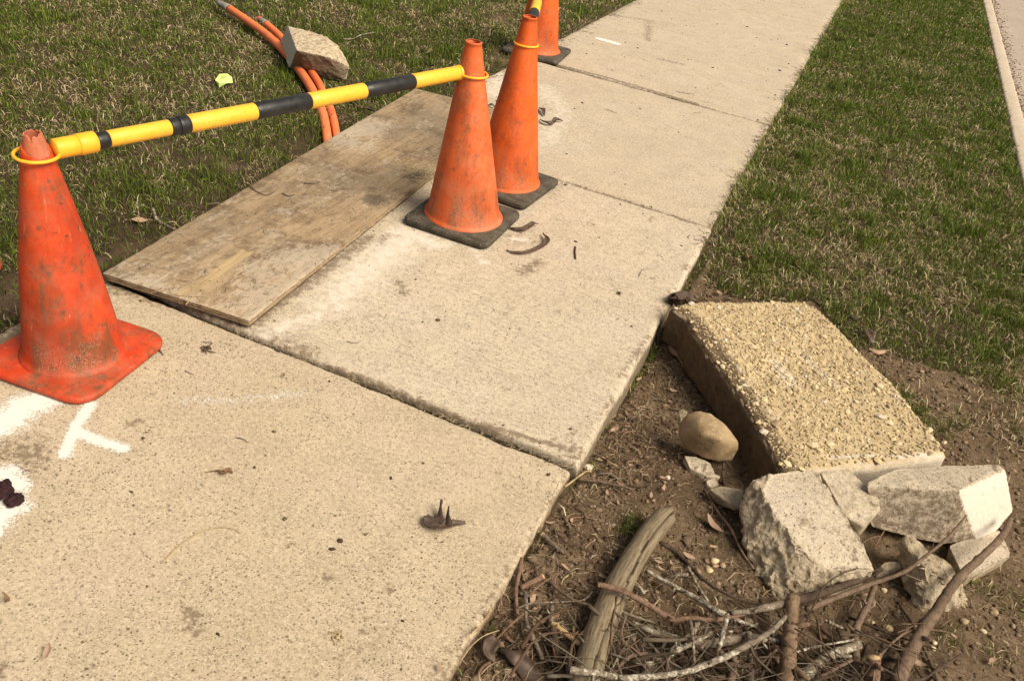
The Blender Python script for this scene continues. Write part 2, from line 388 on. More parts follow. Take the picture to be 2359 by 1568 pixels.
M['log'] = log_mat()
M['leaf_tan'] = simple('tan dead leaf', (.30, .195, .12), (.40, .275, .18), 60)
M['leaf_pink'] = simple('pinkish dead leaf', (.29, .185, .125), (.40, .27, .19), 60)
M['leaf_brown'] = simple('brown dead leaf', (.15, .085, .045), (.22, .13, .07), 60)
M['leaf_dark'] = simple('dark shrivelled leaf', (.055, .034, .024), (.12, .078, .053), 50, .55, .5, .35, True, (.62, (.22, .18, .14), .5))
M['pod'] = simple('dark dried pod', (.065, .038, .024), (.12, .075, .048), 60, .6, .6, .3)
M['lump'] = simple('purple black lump', (.020, .008, .010), (.06, .024, .024), 90, .75, 1., .2)
M['straw'] = simple('dry straw', (.34, .24, .12), (.46, .35, .19), 60)
M['debris_dark'] = simple('dark organic debris', (.06, .04, .025), (.11, .075, .045), 80)
M['note'] = simple('fluorescent yellow paper', (.62, .78, .20), (.68, .84, .26), 40, .7, .15)
M['note_ink'] = simple('pencil ink', (.16, .20, .06), (.2, .24, .08), 40)

# ------------------------------------------------------------------ terrain
XL, XR = -1.905, -0.308           # walk edges
KX = lambda y: 1.045 + .0155 * y   # kerb inner edge
JY = [-1.9, -.16, 1.664, 3.435, 5.12, 6.81, 8.42, 9.93, 11.6, 13.3, 15.0, 16.7, 18.4, 20.1]
def gz(x, y):
    x = np.atleast_1d(np.asarray(x, float)); y = np.atleast_1d(np.asarray(y, float)); p = P3(x, y)
    right = sst(XR - .05, XR + .02, x)
    base = -.014 + .018 * fbm(p, 1.3, 3, 3)
    dirt = np.exp(-((y - 2.45) / .75) ** 2) * np.exp(-np.clip(x - XR, 0, 9) / .55)
    near = sst(2.9, 2.2, y)
    zr_ = base - .075 * dirt - .02 * near
    z = np.where(x > (XL + XR) / 2, zr_, base)
    # pit beside the plywood where the conduits dive
    q_ = at(530, 446); pit = np.exp(-((y - 3.12) / .24) ** 2) * sst(-2.20, -2.09, x) * (x < -1.6) + .8 * np.exp(-((y - q_[1]) / .16) ** 2 - ((x - q_[0]) / .07) ** 2)
    z = z - .11 * pit
    clod = .008 * fbm(p, 11, 4, 9, .6) + .0055 * fbm(p, 45, 3, 12, .65)
    z = z + clod * np.where((x > XR) & (y < 4.2), 1.6, 1.0)
    under = sst(XL + .01, XL + .07, x) * sst(XR - .012, XR - .05, x)
    z = z * (1 - under) + -.15 * under
    road = sst(-.02, .02, x - (KX(y) + .05)); z = z * (1 - road) + -.35 * road
    return z
def g1(x, y): return float(gz(x, y)[0])
def seg(*parts):
    out = []
    for a_, b_, s in parts: out.append(np.arange(a_, b_ - s * .3, s))
    out.append([parts[-1][1]]); return np.concatenate(out)
gx = seg((-60, -12, 8), (-12, -5.2, .6), (-5.2, -2.3, .035), (-2.3, -1.9, .02), (-1.9, -.40, .15), (-.40, 1.25, .0125), (1.25, 1.45, .05), (1.45, 6, .8), (6, 60, 9))
gy = seg((-60, -6, 9), (-6, -.6, .5), (-.6, .3, .08), (.3, 3.4, .0125), (3.4, 8, .04), (8, 14, .2), (14, 60, 6))
X, Y = np.meshgrid(gx, gy, indexing='ij'); Z = gz(X.ravel(), Y.ravel())
Vg = np.stack([X.ravel(), Y.ravel(), Z], 1)

# ------------------------------------------------------------------ masks drawn in world metres
def poly_world(pts, z=0): return np.array([at(*p, z)[:2] for p in pts])
def inpoly(x, y, poly):
    c = np.zeros(len(x), bool); n = len(poly); j = n - 1
    for i in range(n):
        xi, yi = poly[i]; xj, yj = poly[j]
        k = ((yi > y) != (yj > y)) & (x < (xj - xi) * (y - yi) / ((yj - yi) + 1e-12) + xi)
        c ^= k; j = i
    return c
def strokes(x, y, sts):
    """max over strokes of a soft falloff; a stroke is (points, radius, weight)"""
    o = np.zeros(len(x))
    for pts, r, wt in sts:
        for (p0, p1) in zip(pts[:-1], pts[1:]) if len(pts) > 1 else [(pts[0], pts[0])]:
            ax, ay = p0[:2]; bx, by = p1[:2]; dx, dy = bx - ax, by - ay; L2 = dx * dx + dy * dy + 1e-9
            t = np.clip(((x - ax) * dx + (y - ay) * dy) / L2, 0, 1)
            d = np.hypot(x - ax - t * dx, y - ay - t * dy)
            o = np.maximum(o, wt * np.clip(1 - d / r, 0, 1) ** .8)
    return o
S = lambda fn, *pts: [at(*fn(*p)) for p in pts]
ident = lambda x, y: (x, y)

# ------------------------------------------------------------------ sidewalk
bedV = []; bedF = []
def box(V, F, x0, x1, y0, y1, z0, z1_):
    b = len(V); V += [(x0, y0, z0), (x1, y0, z0), (x1, y1, z0), (x0, y1, z0), (x0, y0, z1_), (x1, y0, z1_), (x1, y1, z1_), (x0, y1, z1_)]
    F += [[b, b + 3, b + 2, b + 1], [b + 4, b + 5, b + 6, b + 7], [b, b + 1, b + 5, b + 4], [b + 1, b + 2, b + 6, b + 5], [b + 2, b + 3, b + 7, b + 6], [b + 3, b, b + 4, b + 7]]
bx_ = np.linspace(XL + .03, XR - .03, 30); by_ = np.linspace(-1.9, 20, 500)
X, Y = np.meshgrid(bx_, by_, indexing='ij'); p = P3(X.ravel(), Y.ravel())
walk = obj('sidewalk', np.stack([p[:, 0], p[:, 1], -.017 + .006 * fbm(p, 40, 3, 5)], 1), grid_faces(30, 500), M['joint'], org=(0, 0, -.02)); tag(walk, kind='structure')

DIRT_SHADE = [  # brown soiling on the slabs, plus shade painted beside plywood and a cone base
    (S(zm, (0, 1030), (400, 1190), (880, 1390), (1560, 1590)), .022, .7),
    (S(z4, (700, 380), (1200, 500), (1600, 640), (2000, 800)), .06, .5),  # joint soiling, plus shade painted under the plywood's front edge
    (S(z4, (1600, 600), (2000, 320), (2352, 60)), .05, .75),  # shade painted along the plywood's right edge
    (S(z2, (1480, 1150), (2000, 1310), (2352, 1430)), .035, .5),
    (S(z2, (1350, 1230), (1500, 1180)), .10, .4),  # shade painted beside the base of the bright orange cone
    (S(z2, (1370, 390), (1800, 500), (2352, 660)), .03, .7),
    (S(zm, (1240, 440), (1340, 380)), .05, .6), (S(zm, (560, 900)), .05, .3), (S(zm, (1220, 810)), .03, .4),
    (S(z3, (60, 100), (220, 90), (130, 230)), .09, .55), (S(zm, (1000, 180), (1300, 240)), .10, .35),
    (S(zb, (1570, 0), (1480, 380), (1200, 800), (700, 1568)), .045, .35), (S(zb, (400, 975)), .02, .9),
    (S(z3, (1850, 700)), .02, .6), (S(z3, (2090, 905)), .018, .9), (S(z2, (1800, 100), (2050, 130), (2040, 260)), .06, .5), (S(z2, (2200, 160)), .1, .45),
    (S(ident, (1120, 177), (1423, 14)), .08, .55), (S(ident, (0, 795), (60, 760)), .1, .6), (S(z3, (2100, 1550), (2352, 1200)), .2, .25),
    (S(z2, (2120, 380), (2260, 410)), .05, .5), (S(ident, (1804, 34)), .05, .9), (S(z2, (1780, 700), (1830, 720)), .03, .6), (S(z2, (1990, 690)), .05, .4),
]
DUST = [  # white powder
    (S(zm, (40, 620), (250, 420), (520, 220)), .20, .75), (S(z4, (1700, 680), (2000, 560), (2300, 300)), .10, .7),
    (S(zm, (450, 180), (700, 260)), .12, .8), (S(zm, (920, 280), (1000, 380)), .05, .7), (S(zm, (1180, 220), (1290, 240)), .04, .8),
    (S(z2, (1380, 560), (1500, 700), (1400, 900)), .2, .6), (S(z2, (1050, 600), (1100, 480)), .15, .7), (S(z2, (1750, 800), (1600, 1000)), .25, .35),
    (S(zm, (2330, 330), (2200, 560)), .025, .45), (S(z4, (1200, 1100), (1900, 1060)), .03, .35), (S(zm, (0, 980), (300, 1100)), .12, .35),
    (S(z2, (1540, 1150), (1500, 1200)), .12, .45), (S(z3, (0, 60), (400, 0)), .12, .25),
    (S(ident, (1850, 137)), .09, .6), (S(ident, (1700, 480)), .08, .3), (S(z2, (700, 560), (840, 560)), .08, .8),
]
for _ in range(110):
    q_ = (random.uniform(XL + .05, XR - .05), random.uniform(.3, 10)); DIRT_SHADE.append(([np.array([*q_, 0]), np.array([q_[0] + random.gauss(0, .03), q_[1] + random.gauss(0, .03), 0])], random.uniform(.008, .045), random.uniform(.25, .6)))
for _ in range(16):
    q_ = (random.uniform(XL + .1, XR - .1), random.uniform(.3, 9)); DIRT_SHADE.append(([np.array([*q_, 0])], random.uniform(.12, .3), random.uniform(.15, .32)))
for k_ in range(60):
    y_ = random.uniform(.3, 10); DIRT_SHADE.append(([np.array([XR - random.uniform(0, .01), y_, 0]), np.array([XR, y_ + random.uniform(.03, .15), 0])], random.uniform(.012, .04), random.uniform(.3, .6)))
slab_z = {}
def slab(i, y0, y1, zc, mat, edge=(0.012, .012, .012, .012), dx0=0, dx1=0):
    """zc: heights near-left, near-right, far-left, far-right; edge: rounding near, far, left, right"""
    x0, x1 = XL + dx0, XR + dx1
    det = y0 < 6 and y1 > .3
    st = .013 if det else .06
    def ax(a_, b_):
        e = np.array([0, .0025, .006, .011, .017, .024]) if det else np.array([0, .01])
        n = int((b_ - a_ - 2 * e[-1]) / st); return np.concatenate([a_ + e, np.linspace(a_ + e[-1], b_ - e[-1], n)[1:-1], b_ - e[::-1]])
    xs, ys = ax(x0, x1), ax(y0, y1); nx, ny = len(xs), len(ys)
    X, Y = np.meshgrid(xs, ys, indexing='ij'); x = X.ravel(); y = Y.ravel()
    u = (x - x0) / (x1 - x0); v = (y - y0) / (y1 - y0)
    z = (zc[0] * (1 - u) + zc[1] * u) * (1 - v) + (zc[2] * (1 - u) + zc[3] * u) * v
    p = P3(x, y, i * 3.1)
    wob = lambda s_: .0045 * vn(p, 9, s_) + .002 * vn(p, 47, s_ + 3)
    for k, (d, r) in enumerate(zip((y - y0, y1 - y, x - x0, x1 - x), edge)):
        rr = r * (1 + .55 * vn(p, 12, 40 + k + i) + .35 * vn(p, 70, 50 + k))
        t = np.clip(1 - d / np.maximum(rr, .003), 0, 1); z = z - rr * (1 - np.sqrt(np.clip(1 - t * t, 0, 1))) * .8
        chip = sst(.35, .75, vn(p, 26, 80 + k + i * 5)) * sst(.02, .0, d); z = z - .006 * chip * (r > .008)
    z = z + .0016 * fbm(p, 3, 3, 21) + .0003 * vn(p, 120, 8)
    xx = x + (wob(61) * (sst(.03, 0, x - x0) + sst(.03, 0, x1 - x))); yy = y + wob(62) * (sst(.03, 0, y - y0) + sst(.03, 0, y1 - y))
    V = np.stack([xx, yy, z], 1); F = grid_faces(nx, ny)
    idx = np.arange(nx * ny).reshape(nx, ny)
    ring = np.concatenate([idx[:, 0], idx[-1, 1:], idx[-2::-1, -1], idx[0, -2:0:-1]])
    Vb = V[ring].copy(); nb = len(V); Vm = V[ring].copy(); Vm[:, 2] -= .03; Vb[:, 2] = -.13
    Vm[:, :2] += (.003 * np.stack([vn(Vm, 40, 3), vn(Vm, 40, 4)], 1))
    V = np.concatenate([V, Vm, Vb]); m = len(ring); k = np.arange(m); kn = (k + 1) % m
    F = np.concatenate([F, np.stack([ring[kn], ring[k], nb + k, nb + kn], 1), np.stack([nb + kn, nb + k, nb + m + k, nb + m + kn], 1)])
    d1 = strokes(V[:, 0], V[:, 1], DIRT_SHADE); d2 = strokes(V[:, 0], V[:, 1], DUST)
    low = sst(-.012, -.03, V[:, 2] - (zc[0] + zc[1]) / 2); d1 = np.maximum(d1, low * .75)
    o = obj('slab', V, F, M[mat], parent=walk, attrs={'dirt': d1, 'dust_or_lit': d2}, org=((x0 + x1) / 2, (y0 + y1) / 2, -.1))
    slab_z[i] = (x0, x1, y0, y1, zc); return o
slab(0, JY[0], JY[1] - .006, (0, 0, 0, 0), 'slab_near')
slab(1, JY[1] + .006, JY[2] - .010, (0, 0, 0, 0), 'slab_near', (.01, .010, .01, .012))
slab(2, JY[2] + .010, JY[3] - .009, (.004, .014, 0, .003), 'slab_mid', (.015, .010, .012, .020), dx1=.012)
slab(3, JY[3] + .009, JY[4] - .016, (0, .001, 0, 0), 'slab_far', (.012, .014, .012, .012))
slab(4, JY[4] + .016, JY[5] - .001, (0, 0, 0, 0), 'slab_far', (.014, .004, .012, .012))
for k in range(5, len(JY) - 1):
    gapn = .001 if k in (5, 6) else .006; slab(k, JY[k] + gapn, JY[k + 1] - (.001 if k + 1 in (6,) else .005), (0, 0, 0, 0), 'slab_far', (.004, .004, .01, .01))
def sz(x, y):
    for (x0, x1, y0, y1, zc) in slab_z.values():
        if y0 - .02 <= y <= y1 + .02:
            u = (x - x0) / (x1 - x0); v = (y - y0) / (y1 - y0)
            return (zc[0] * (1 - u) + zc[1] * u) * (1 - v) + (zc[2] * (1 - u) + zc[3] * u) * v
    return 0.
def onwalk(x, y): return XL < x < XR + (.01 if 1.67 < y < 3.43 else 0)
def surf(x, y): return sz(x, y) + .001 if onwalk(x, y) else g1(x, y)
def hit(px, py, lift=0.):
    """point of the ground or pavement seen at a sheet coordinate"""
    z = 0.
    for _ in range(4): q = at(px, py, z); z = surf(q[0], q[1]) + lift
    return at(px, py, z)

# sprayed marks: thin ragged sheets of paint
def spray_mat():
    n = NB('sprayed white paint', .7, .3); a_ = n.attr('alpha').outputs['Fac']
    f = n.math('ADD', n.math('MULTIPLY', n.mapr(n.noise(n.pos, 210, 5, .8), .36, .64), .7), n.math('MULTIPLY', n.mapr(n.noise(n.pos, 40, 4, .6), .35, .65), .3))
    k = n.math('MULTIPLY', n.mapr(n.math('ADD', n.math('MULTIPLY', a_, 1.5), n.math('MULTIPLY', n.math('SUBTRACT', f, .5), 1.15)), .40, 1.0), .84)
    n.col((.74, .71, .64)); t = n.N.new('ShaderNodeBsdfTransparent'); mx = n.N.new('ShaderNodeMixShader')
    n.L(k, mx.inputs[0]); n.L(t.outputs[0], mx.inputs[1]); n.L(n.b.outputs[0], mx.inputs[2]); n.L(mx.outputs[0], n.N['Material Output'].inputs[0]); return n.m
M['spray'] = spray_mat()
def spray(label, sts):
    allp = np.array([p[:2] for s_ in sts for p in s_[0]]); sts = [(a_, b_ * 1.2, c_) for a_, b_, c_ in sts]; r = max(s_[1] for s_ in sts)
    xs = np.arange(allp[:, 0].min() - r, allp[:, 0].max() + r, .005); ys = np.arange(allp[:, 1].min() - r, allp[:, 1].max() + r, .005)
    X, Y = np.meshgrid(xs, ys, indexing='ij'); x, y = X.ravel(), Y.ravel(); al = strokes(x, y, sts)
    F = grid_faces(len(xs), len(ys)); F = F[(al[F].max(1) > .12)]
    use = np.unique(F); re = np.full(len(x), -1); re[use] = np.arange(len(use)); F = re[F]; x, y, al = x[use], y[use], al[use]
    z = np.array([sz(a_, b_) for a_, b_ in zip(x, y)]) + .0016 * fbm(P3(x, y, 3.1), 3, 3, 21) + .0018
    o = obj('paint_mark', np.stack([x, y, z], 1), F, M['spray'], attrs={'alpha': al}); tag(o, label, 'paint mark', 'white sprayed paint marks on the sidewalk'); return o
spray('broad white sprayed smear on the concrete under the front corner of the red cone', [(S(z4, (-60, 1270), (60, 1220), (170, 1120), (290, 1090)), .062, 1.)])
spray('white sprayed three armed mark on the near slab', [(S(z4, (575, 1120), (480, 1270), (410, 1440)), .021, 1.05), (S(z4, (500, 1290), (620, 1350), (780, 1400)), .021, 1.05)])
spray('faint long white spray line across the near slab', [(S(z4, (1170, 1095), (1450, 1095), (1900, 1055)), .030, .35)])
spray('white sprayed ring round the dark lump at the left edge of the photo', [(S(z3, (-90, 260), (40, 250), (110, 330)), .036, 1.), (S(z3, (90, 460), (0, 520), (-80, 640)), .04, 1.), (S(z3, (-80, 420), (40, 400)), .04, 1.)])
spray('small white sprayed dash on the far slab beside the farthest cone', [(S(z2, (1735, 250), (1840, 280)), .05, 1.)])

# ------------------------------------------------------------------ kerb and road
ky = np.arange(-6, 40, .03)
prof = [(0, -.3), (0, -.012), (.006, -.003), (.018, 0), (.085, 0), (.102, -.004), (.112, -.014), (.125, -.11), (.135, -.135), (.14, -.3)]
V = np.array([[KX(y) + a_, y, b_] for y in ky for (a_, b_) in prof]); nz = .004 * fbm(V, 14, 3, 31)
V[:, 0] += nz; V[:, 2] += nz * .8 * (V[:, 2] > -.02)
obj_k = obj('kerb', V, grid_faces(len(ky), len(prof)), M['kerb'], attrs={'dirt': np.zeros(len(V)), 'dust_or_lit': np.zeros(len(V))}, org=(1.1, 3, -.3)); tag(obj_k, kind='structure')
rx = np.concatenate([np.linspace(0, .6, 16), [1.5, 4, 9, 40]]); ry = np.concatenate([np.arange(-40, -4, 4.), np.arange(-4, 16, .25), np.arange(16, 61, 5.)])
X, Y = np.meshgrid(rx, ry, indexing='ij'); x = X.ravel() + KX(Y.ravel()) + .10; y = Y.ravel()
dd = np.clip(1 - (X.ravel()) / .22, 0, 1) * .75
road = obj('road', np.stack([x, y, -.125 - .0 * x + .02 * sst(.2, 1., X.ravel())], 1), grid_faces(len(rx), len(ry)), M['road'], attrs={'dirt': dd, 'dust_or_lit': dd * 0}, org=(2, 3, -.13)); tag(road, kind='structure')

# ------------------------------------------------------------------ grass (built blade by blade, one object per lawn)
def lawn(name, label, x, y, green, L, az, lean, wd, colr, lift=0.):
    n = len(x); z = gz(x, y) + lift; d = np.stack([np.cos(az), np.sin(az)], 1); s = np.stack([-d[:, 1], d[:, 0]], 1)
    tw = rng.normal(0, .5, n); s = s * np.cos(tw)[:, None]
    b = np.stack([x, y, z - .004], 1)
    up1 = np.cos(lean * .6) * L * .55; h1 = np.sin(lean * .6) * L * .55
    up2 = up1 + np.cos(np.minimum(lean * 1.45, 1.75)) * L * .45; h2 = h1 + np.sin(np.minimum(lean * 1.45, 1.75)) * L * .45
    sz_ = np.sin(tw) * .8
    side = np.concatenate([s, sz_[:, None]], 1) * wd[:, None] * .5
    m = b + np.concatenate([d * h1[:, None], up1[:, None]], 1); t = b + np.concatenate([d * h2[:, None], up2[:, None]], 1)
    t[:, :2] += s * (rng.normal(0, .12, n) * L)[:, None]
    V = np.stack([b - side * .8, b + side * .8, m + side, m - side, t], 1).reshape(-1, 3)
    k = np.arange(n) * 5
    F = np.concatenate([np.stack([k, k + 1, k + 2], 1), np.stack([k, k + 2, k + 3], 1), np.stack([k + 3, k + 2, k + 4], 1)])
    C = np.repeat(colr, 5, axis=0)
    o = obj(name, V, F, M['grass'], smooth=False, attrs={'Cd': C}, org=(x.mean(), y.mean(), 0)); tag(o, label, 'grass', kind='stuff'); return o
def grass_colors(n, green):
    a_ = rng.random((n, 1)); g = np.array([.042, .062, .006]) * (1 - a_) + np.array([.158, .202, .026]) * a_
    g = g * rng.uniform(.65, 1.3, (n, 1))
    b_ = rng.random((n, 1)); s = np.array([.36, .27, .14]) * (1 - b_) + np.array([.64, .53, .33]) * b_
    br = np.array([.17, .115, .055]); s = np.where(rng.random((n, 1)) < .5, br * rng.uniform(.5, 1.2, (n, 1)), s)
    return np.where(green[:, None], g, s)
def make_lawn(name, label, poly, count, dens_fn, green_fn, hscale=1.):
    P = np.array(poly); lo, hi = P.min(0), P.max(0); xs, ys = [], []
    tot = 0
    while tot < count:
        x = rng.uniform(lo[0], hi[0], 200000); y = rng.uniform(lo[1], hi[1], 200000)
        k = inpoly(x, y, poly); x, y = x[k], y[k]; k = rng.random(len(x)) < dens_fn(x, y); x, y = x[k], y[k]
        xs.append(x); ys.append(y); tot += len(x)
    x = np.concatenate(xs)[:count]; y = np.concatenate(ys)[:count]; p = P3(x, y)
    gf = green_fn(x, y); green = rng.random(count) < gf; n = count
    clump = .5 + .5 * fbm(p, 9, 3, 77)
    dist = np.hypot(x, y); far = np.clip((dist - 3) / 8, 0, 1); tuft = sst(.30, .55, vn(p, 8, 88)) * (rng.random(n) < .8); green = green | ((tuft > .5) & (rng.random(n) < .7))
    L = np.where(green, rng.uniform(.016, .038, n) * (.5 + 1.0 * clump), rng.uniform(.018, .044, n)) * hscale
    L = L * (1 + .7 * tuft * green) * rng.choice([.7, 1, 1, 1.5], n); az = rng.uniform(0, 2 * math.pi, n) + 1.2 * vn(p, 14, 5)
    lean = np.where(green, np.abs(rng.normal(.55, .35, n)), rng.uniform(.75, 1.5, n))
    er = (x > XR) & (x < XR + .05) & (y > 3.3) & (rng.random(n) < .6); el = (x < XL) & (x > XL - .05) & (rng.random(n) < .5)
    az = np.where(er, math.pi + rng.normal(0, .7, n), np.where(el, rng.normal(0, .7, n), az)); L = np.where(er | el, L * rng.uniform(1., 1.7, n), L); lean = np.where(er | el, rng.uniform(.5, 1.2, n), lean)
    wd = np.where(green, rng.uniform(.0018, .0034, n), rng.uniform(.0012, .0029, n)) * (1 + 1.3 * far)
    lawn(name, label, x, y, green, L, az, lean, wd, grass_colors(n, green))
def dens_left(x, y):
    p = P3(x, y); d = .60 + .7 * fbm(p, 6, 4, 41) - .25 * sst(.4, .65, vn(p, 4.2, 98))
    bare = strokes(x, y, [(S(ident, (0, 700), (40, 640)), .13, .8), (S(ident, (215, 600), (300, 560)), .09, .9), (S(ident, (300, 568), (520, 448)), .02, .6),
                          (S(ident, (1150, 130), (1200, 90)), .18, .5), (S(ident, (1130, 165), (1310, 75), (1440, 10)), .12, .5), (S(ident, (1100, 30)), .3, .3)])
    far = np.clip((np.hypot(x, y) - 4.0) / 9, 0, .6)
    pit = strokes(x, y, [(S(ident, (490, 470), (565, 425)), .06, .9), ([(-2.08, 3.0), (-2.06, 3.25)], .05, .8)])
    vis = np.where((y > .85) & (x > -5.2) & (y < 10) & (y < 5.4 + (x + 4.75) * 2.1), 1., .25)
    return np.clip(d, .12, 1) * (1 - bare) * (1 - far) * (1 - sst(.2, .6, pit)) * sst(XL + .02, XL - .02, x) * vis
def green_left(x, y):
    p = P3(x, y); return np.clip(.66 + .75 * fbm(p, 3.2, 4, 51) + .75 * fbm(p, 16, 3, 57), .12, .92)
LAWN_L = [(-6.4, -.6), (XL + .01, -.6), (XL + .01, 13), (-5.2, 13), (-6.4, 4)]
make_lawn('grass', 'patchy short lawn, half green and half straw coloured, left of the sidewalk', LAWN_L, 335000, dens_left, green_left)
DB = poly_world([(1643, 528), (1612, 625), (1700, 668), (1860, 708), (1930, 770), (2060, 800), (2180, 850), (2290, 840), (2370, 830)])
DIRTPOLY = [tuple(q) for q in DB] + [(1.4, 2.6), (1.4, -1.2), (XR, -1.2)]
def dirt_mask(x, y):
    p = P3(x, y); jx = x + .05 * vn(p, 7, 3); jy = y + .07 * vn(p, 7, 4)
    return inpoly(jx, jy, DIRTPOLY)
PATCH = [(S(zr, (1480, 830), (1650, 960), (1830, 1120)), .08, .8), (S(zr, (1580, 900)), .06, 1.), (S(zr, (1780, 1100)), .08, .9), (S(zr, (2060, 760), (2230, 860)), .13, 1.), (S(zr, (2300, 700)), .15, .9), (S(zr, (1950, 1090)), .08, .6), (S(zr, (2250, 1000), (2320, 1150)), .10, .35),
         (S(z5, (2050, 880), (2330, 1000)), .07, .4), (S(z5, (1900, 1220)), .05, .6), (S(z5, (2260, 1360)), .06, .4), (S(zb, (1980, 470), (1930, 540)), .045, .85), (S(zb, (2120, 720)), .05, .2),
         (S(zb, (800, 1500), (1000, 1540)), .03, .35), (S(zb, (1120, 1500)), .02, .5), (S(zr, (520, 940), (560, 1000)), .05, .3), (S(z5, (430, 620)), .03, .5), (S(zb, (1040, 1190)), .02, .9)]
def dens_right(x, y):
    p = P3(x, y); d = .64 + .6 * fbm(p, 6, 4, 43) - .25 * sst(.4, .65, vn(p, 4.2, 97)); dm = dirt_mask(x, y)
    straw = .008 + .10 * np.clip(fbm(p, 4, 3, 44) * 1.6, 0, 1)
    straw = np.maximum(straw, strokes(x, y, [(S(zm, (1850, 1100), (2100, 1000)), .12, .18), (S(zr, (2150, 1050), (2340, 1150), (2340, 900)), .18, .4)]) * .6)
    pt = strokes(x, y, PATCH) * .8
    bare = strokes(x, y, [(S(z3, (560, 1500)), .1, .0), (S(ident, (1770, 545)), .10, .75), (S(ident, (1620, 640)), .07, .6), (S(ident, (2120, 20), (2280, 60)), .3, .3)])
    far = np.clip((np.hypot(x, y) - 4.0) / 9, 0, .6)
    hole = (x > -.25) & inpoly(x, y, [tuple(at(*q, -.04)[:2]) for q in [(1545, 765), (1735, 1100), (2180, 1090), (2180, 1050), (1870, 700), (1560, 705)]])
    k = sst(KX(y) + .01, KX(y) - .035, x) * sst(XR + .001, XR + .02, x) * np.where((y > .6) & (y < 13), 1., .3)
    return np.where(hole, 0, np.where(dm, np.maximum(straw, pt), np.clip(d, .15, 1) * (1 - bare)) * (1 - far) * k)
def green_right(x, y):
    p = P3(x, y); dm = dirt_mask(x, y); g = np.clip(.68 + .55 * fbm(p, 3.0, 4, 53) + .7 * fbm(p, 16, 3, 58) - .22 * np.exp(-((y - 3.4) / .8) ** 2) + .1 * sst(5, 8, y), .12, .97)
    return np.where(dm, np.clip(strokes(x, y, PATCH) * 1.3, .03, .8), g)
LAWN_R = [(XR, -1.), (1.1, -1.), (1.3, 14), (XR, 14)]
make_lawn('grass', 'green verge grass with straw blades between the sidewalk and the kerb', LAWN_R, 235000, dens_right, green_right)

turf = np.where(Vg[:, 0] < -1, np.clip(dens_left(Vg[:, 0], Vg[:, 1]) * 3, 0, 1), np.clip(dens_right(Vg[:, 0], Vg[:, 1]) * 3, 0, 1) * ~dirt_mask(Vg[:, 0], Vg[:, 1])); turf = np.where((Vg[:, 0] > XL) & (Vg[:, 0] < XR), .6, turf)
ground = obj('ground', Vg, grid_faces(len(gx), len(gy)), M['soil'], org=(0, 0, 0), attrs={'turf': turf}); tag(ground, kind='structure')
# crumbs of soil and small stones on the bare ground
def ico(sub=1):
    bm = bmesh.new(); bmesh.ops.create_icosphere(bm, subdivisions=sub, radius=1); V = np.array([v.co[:] for v in bm.verts]); F = np.array([[v.index for v in f.verts] for f in bm.faces]); bm.free(); return V, F
IV, IF = ico(1)
def scatter_lumps(name, label, pts, sizes, cols, cat, parent=None, flat=.7, mat='litter', embed=.25):
    n = len(pts); nv = len(IV); A = rng.uniform(0, 6.28, n)
    sc = np.stack([sizes * rng.uniform(.7, 1.4, n), sizes * rng.uniform(.6, 1., n), sizes * rng.uniform(.5, 1., n) * flat], 1)
    V = IV[None] * (1 + rng.normal(0, .13, (n, nv, 1))) * sc[:, None]
    c, s = np.cos(A)[:, None], np.sin(A)[:, None]
    V = np.stack([V[..., 0] * c - V[..., 1] * s, V[..., 0] * s + V[..., 1] * c, V[..., 2]], -1) + pts[:, None] + np.array([0, 0, 1]) * (sc[:, 2] * embed)[:, None, None]
    F = (IF[None] + (np.arange(n) * nv)[:, None, None]).reshape(-1, 3)
    o = obj(name, V.reshape(-1, 3), F, M[mat], parent=parent, smooth=False, attrs={'Cd': np.repeat(cols, nv, axis=0)}, org=(pts[:, 0].mean(), pts[:, 1].mean(), pts[:, 2].min()))
    o['kind'] = 'stuff'
    if parent is None: tag(o, label, cat)
    return o
def mixcol(n, cs, j=.2):
    c = np.array(cs)[rng.integers(0, len(cs), n)]; return c * rng.uniform(1 - j, 1 + j, (n, 1))
x = rng.uniform(XR + .01, 1.1, 60000); y = rng.uniform(.2, 3.3, 60000); k = dirt_mask(x, y) & (rng.random(60000) < .12 + .5 * np.clip(fbm(P3(x, y), 6, 3, 90) + .2, 0, 1)); x, y = x[k][:13000], y[k][:13000]
scatter_lumps('soil_crumbs', 'brown soil crumbs and grit strewn over the bare earth beside the rubble', np.stack([x, y, gz(x, y)], 1), rng.gamma(2., .0014, len(x)) + .0012,
              mixcol(len(x), [(.16, .11, .07), (.12, .08, .05), (.20, .145, .095), (.15, .1, .065), (.24, .18, .12)]), 'soil')
x = rng.uniform(XR + .01, 1.1, 40000); y = rng.uniform(.2, 3.3, 40000); k = dirt_mask(x, y) & (rng.random(40000) < .04 + .5 * strokes(x, y, [(S(zm, (2330, 620), (1950, 1080), (1720, 1500)), .25, 1.), (S(zb, (1500, 200), (1250, 700), (1000, 1200), (800, 1500)), .2, 1.), (S(zr, (1100, 450), (1500, 620)), .2, .9), (S(zb, (1700, 1150), (2300, 1450)), .4, .5)])); x, y = x[k][:2600], y[k][:2600]
scatter_lumps('leaf_crumbs', 'brown broken leaf crumbs trodden into the bare soil', np.stack([x, y, gz(x, y) + .002], 1), rng.uniform(.003, .010, len(x)), mixcol(len(x), [(.22, .14, .085), (.30, .20, .13), (.10, .062, .038), (.06, .04, .026), (.16, .10, .06)]), 'leaf litter', flat=.18)
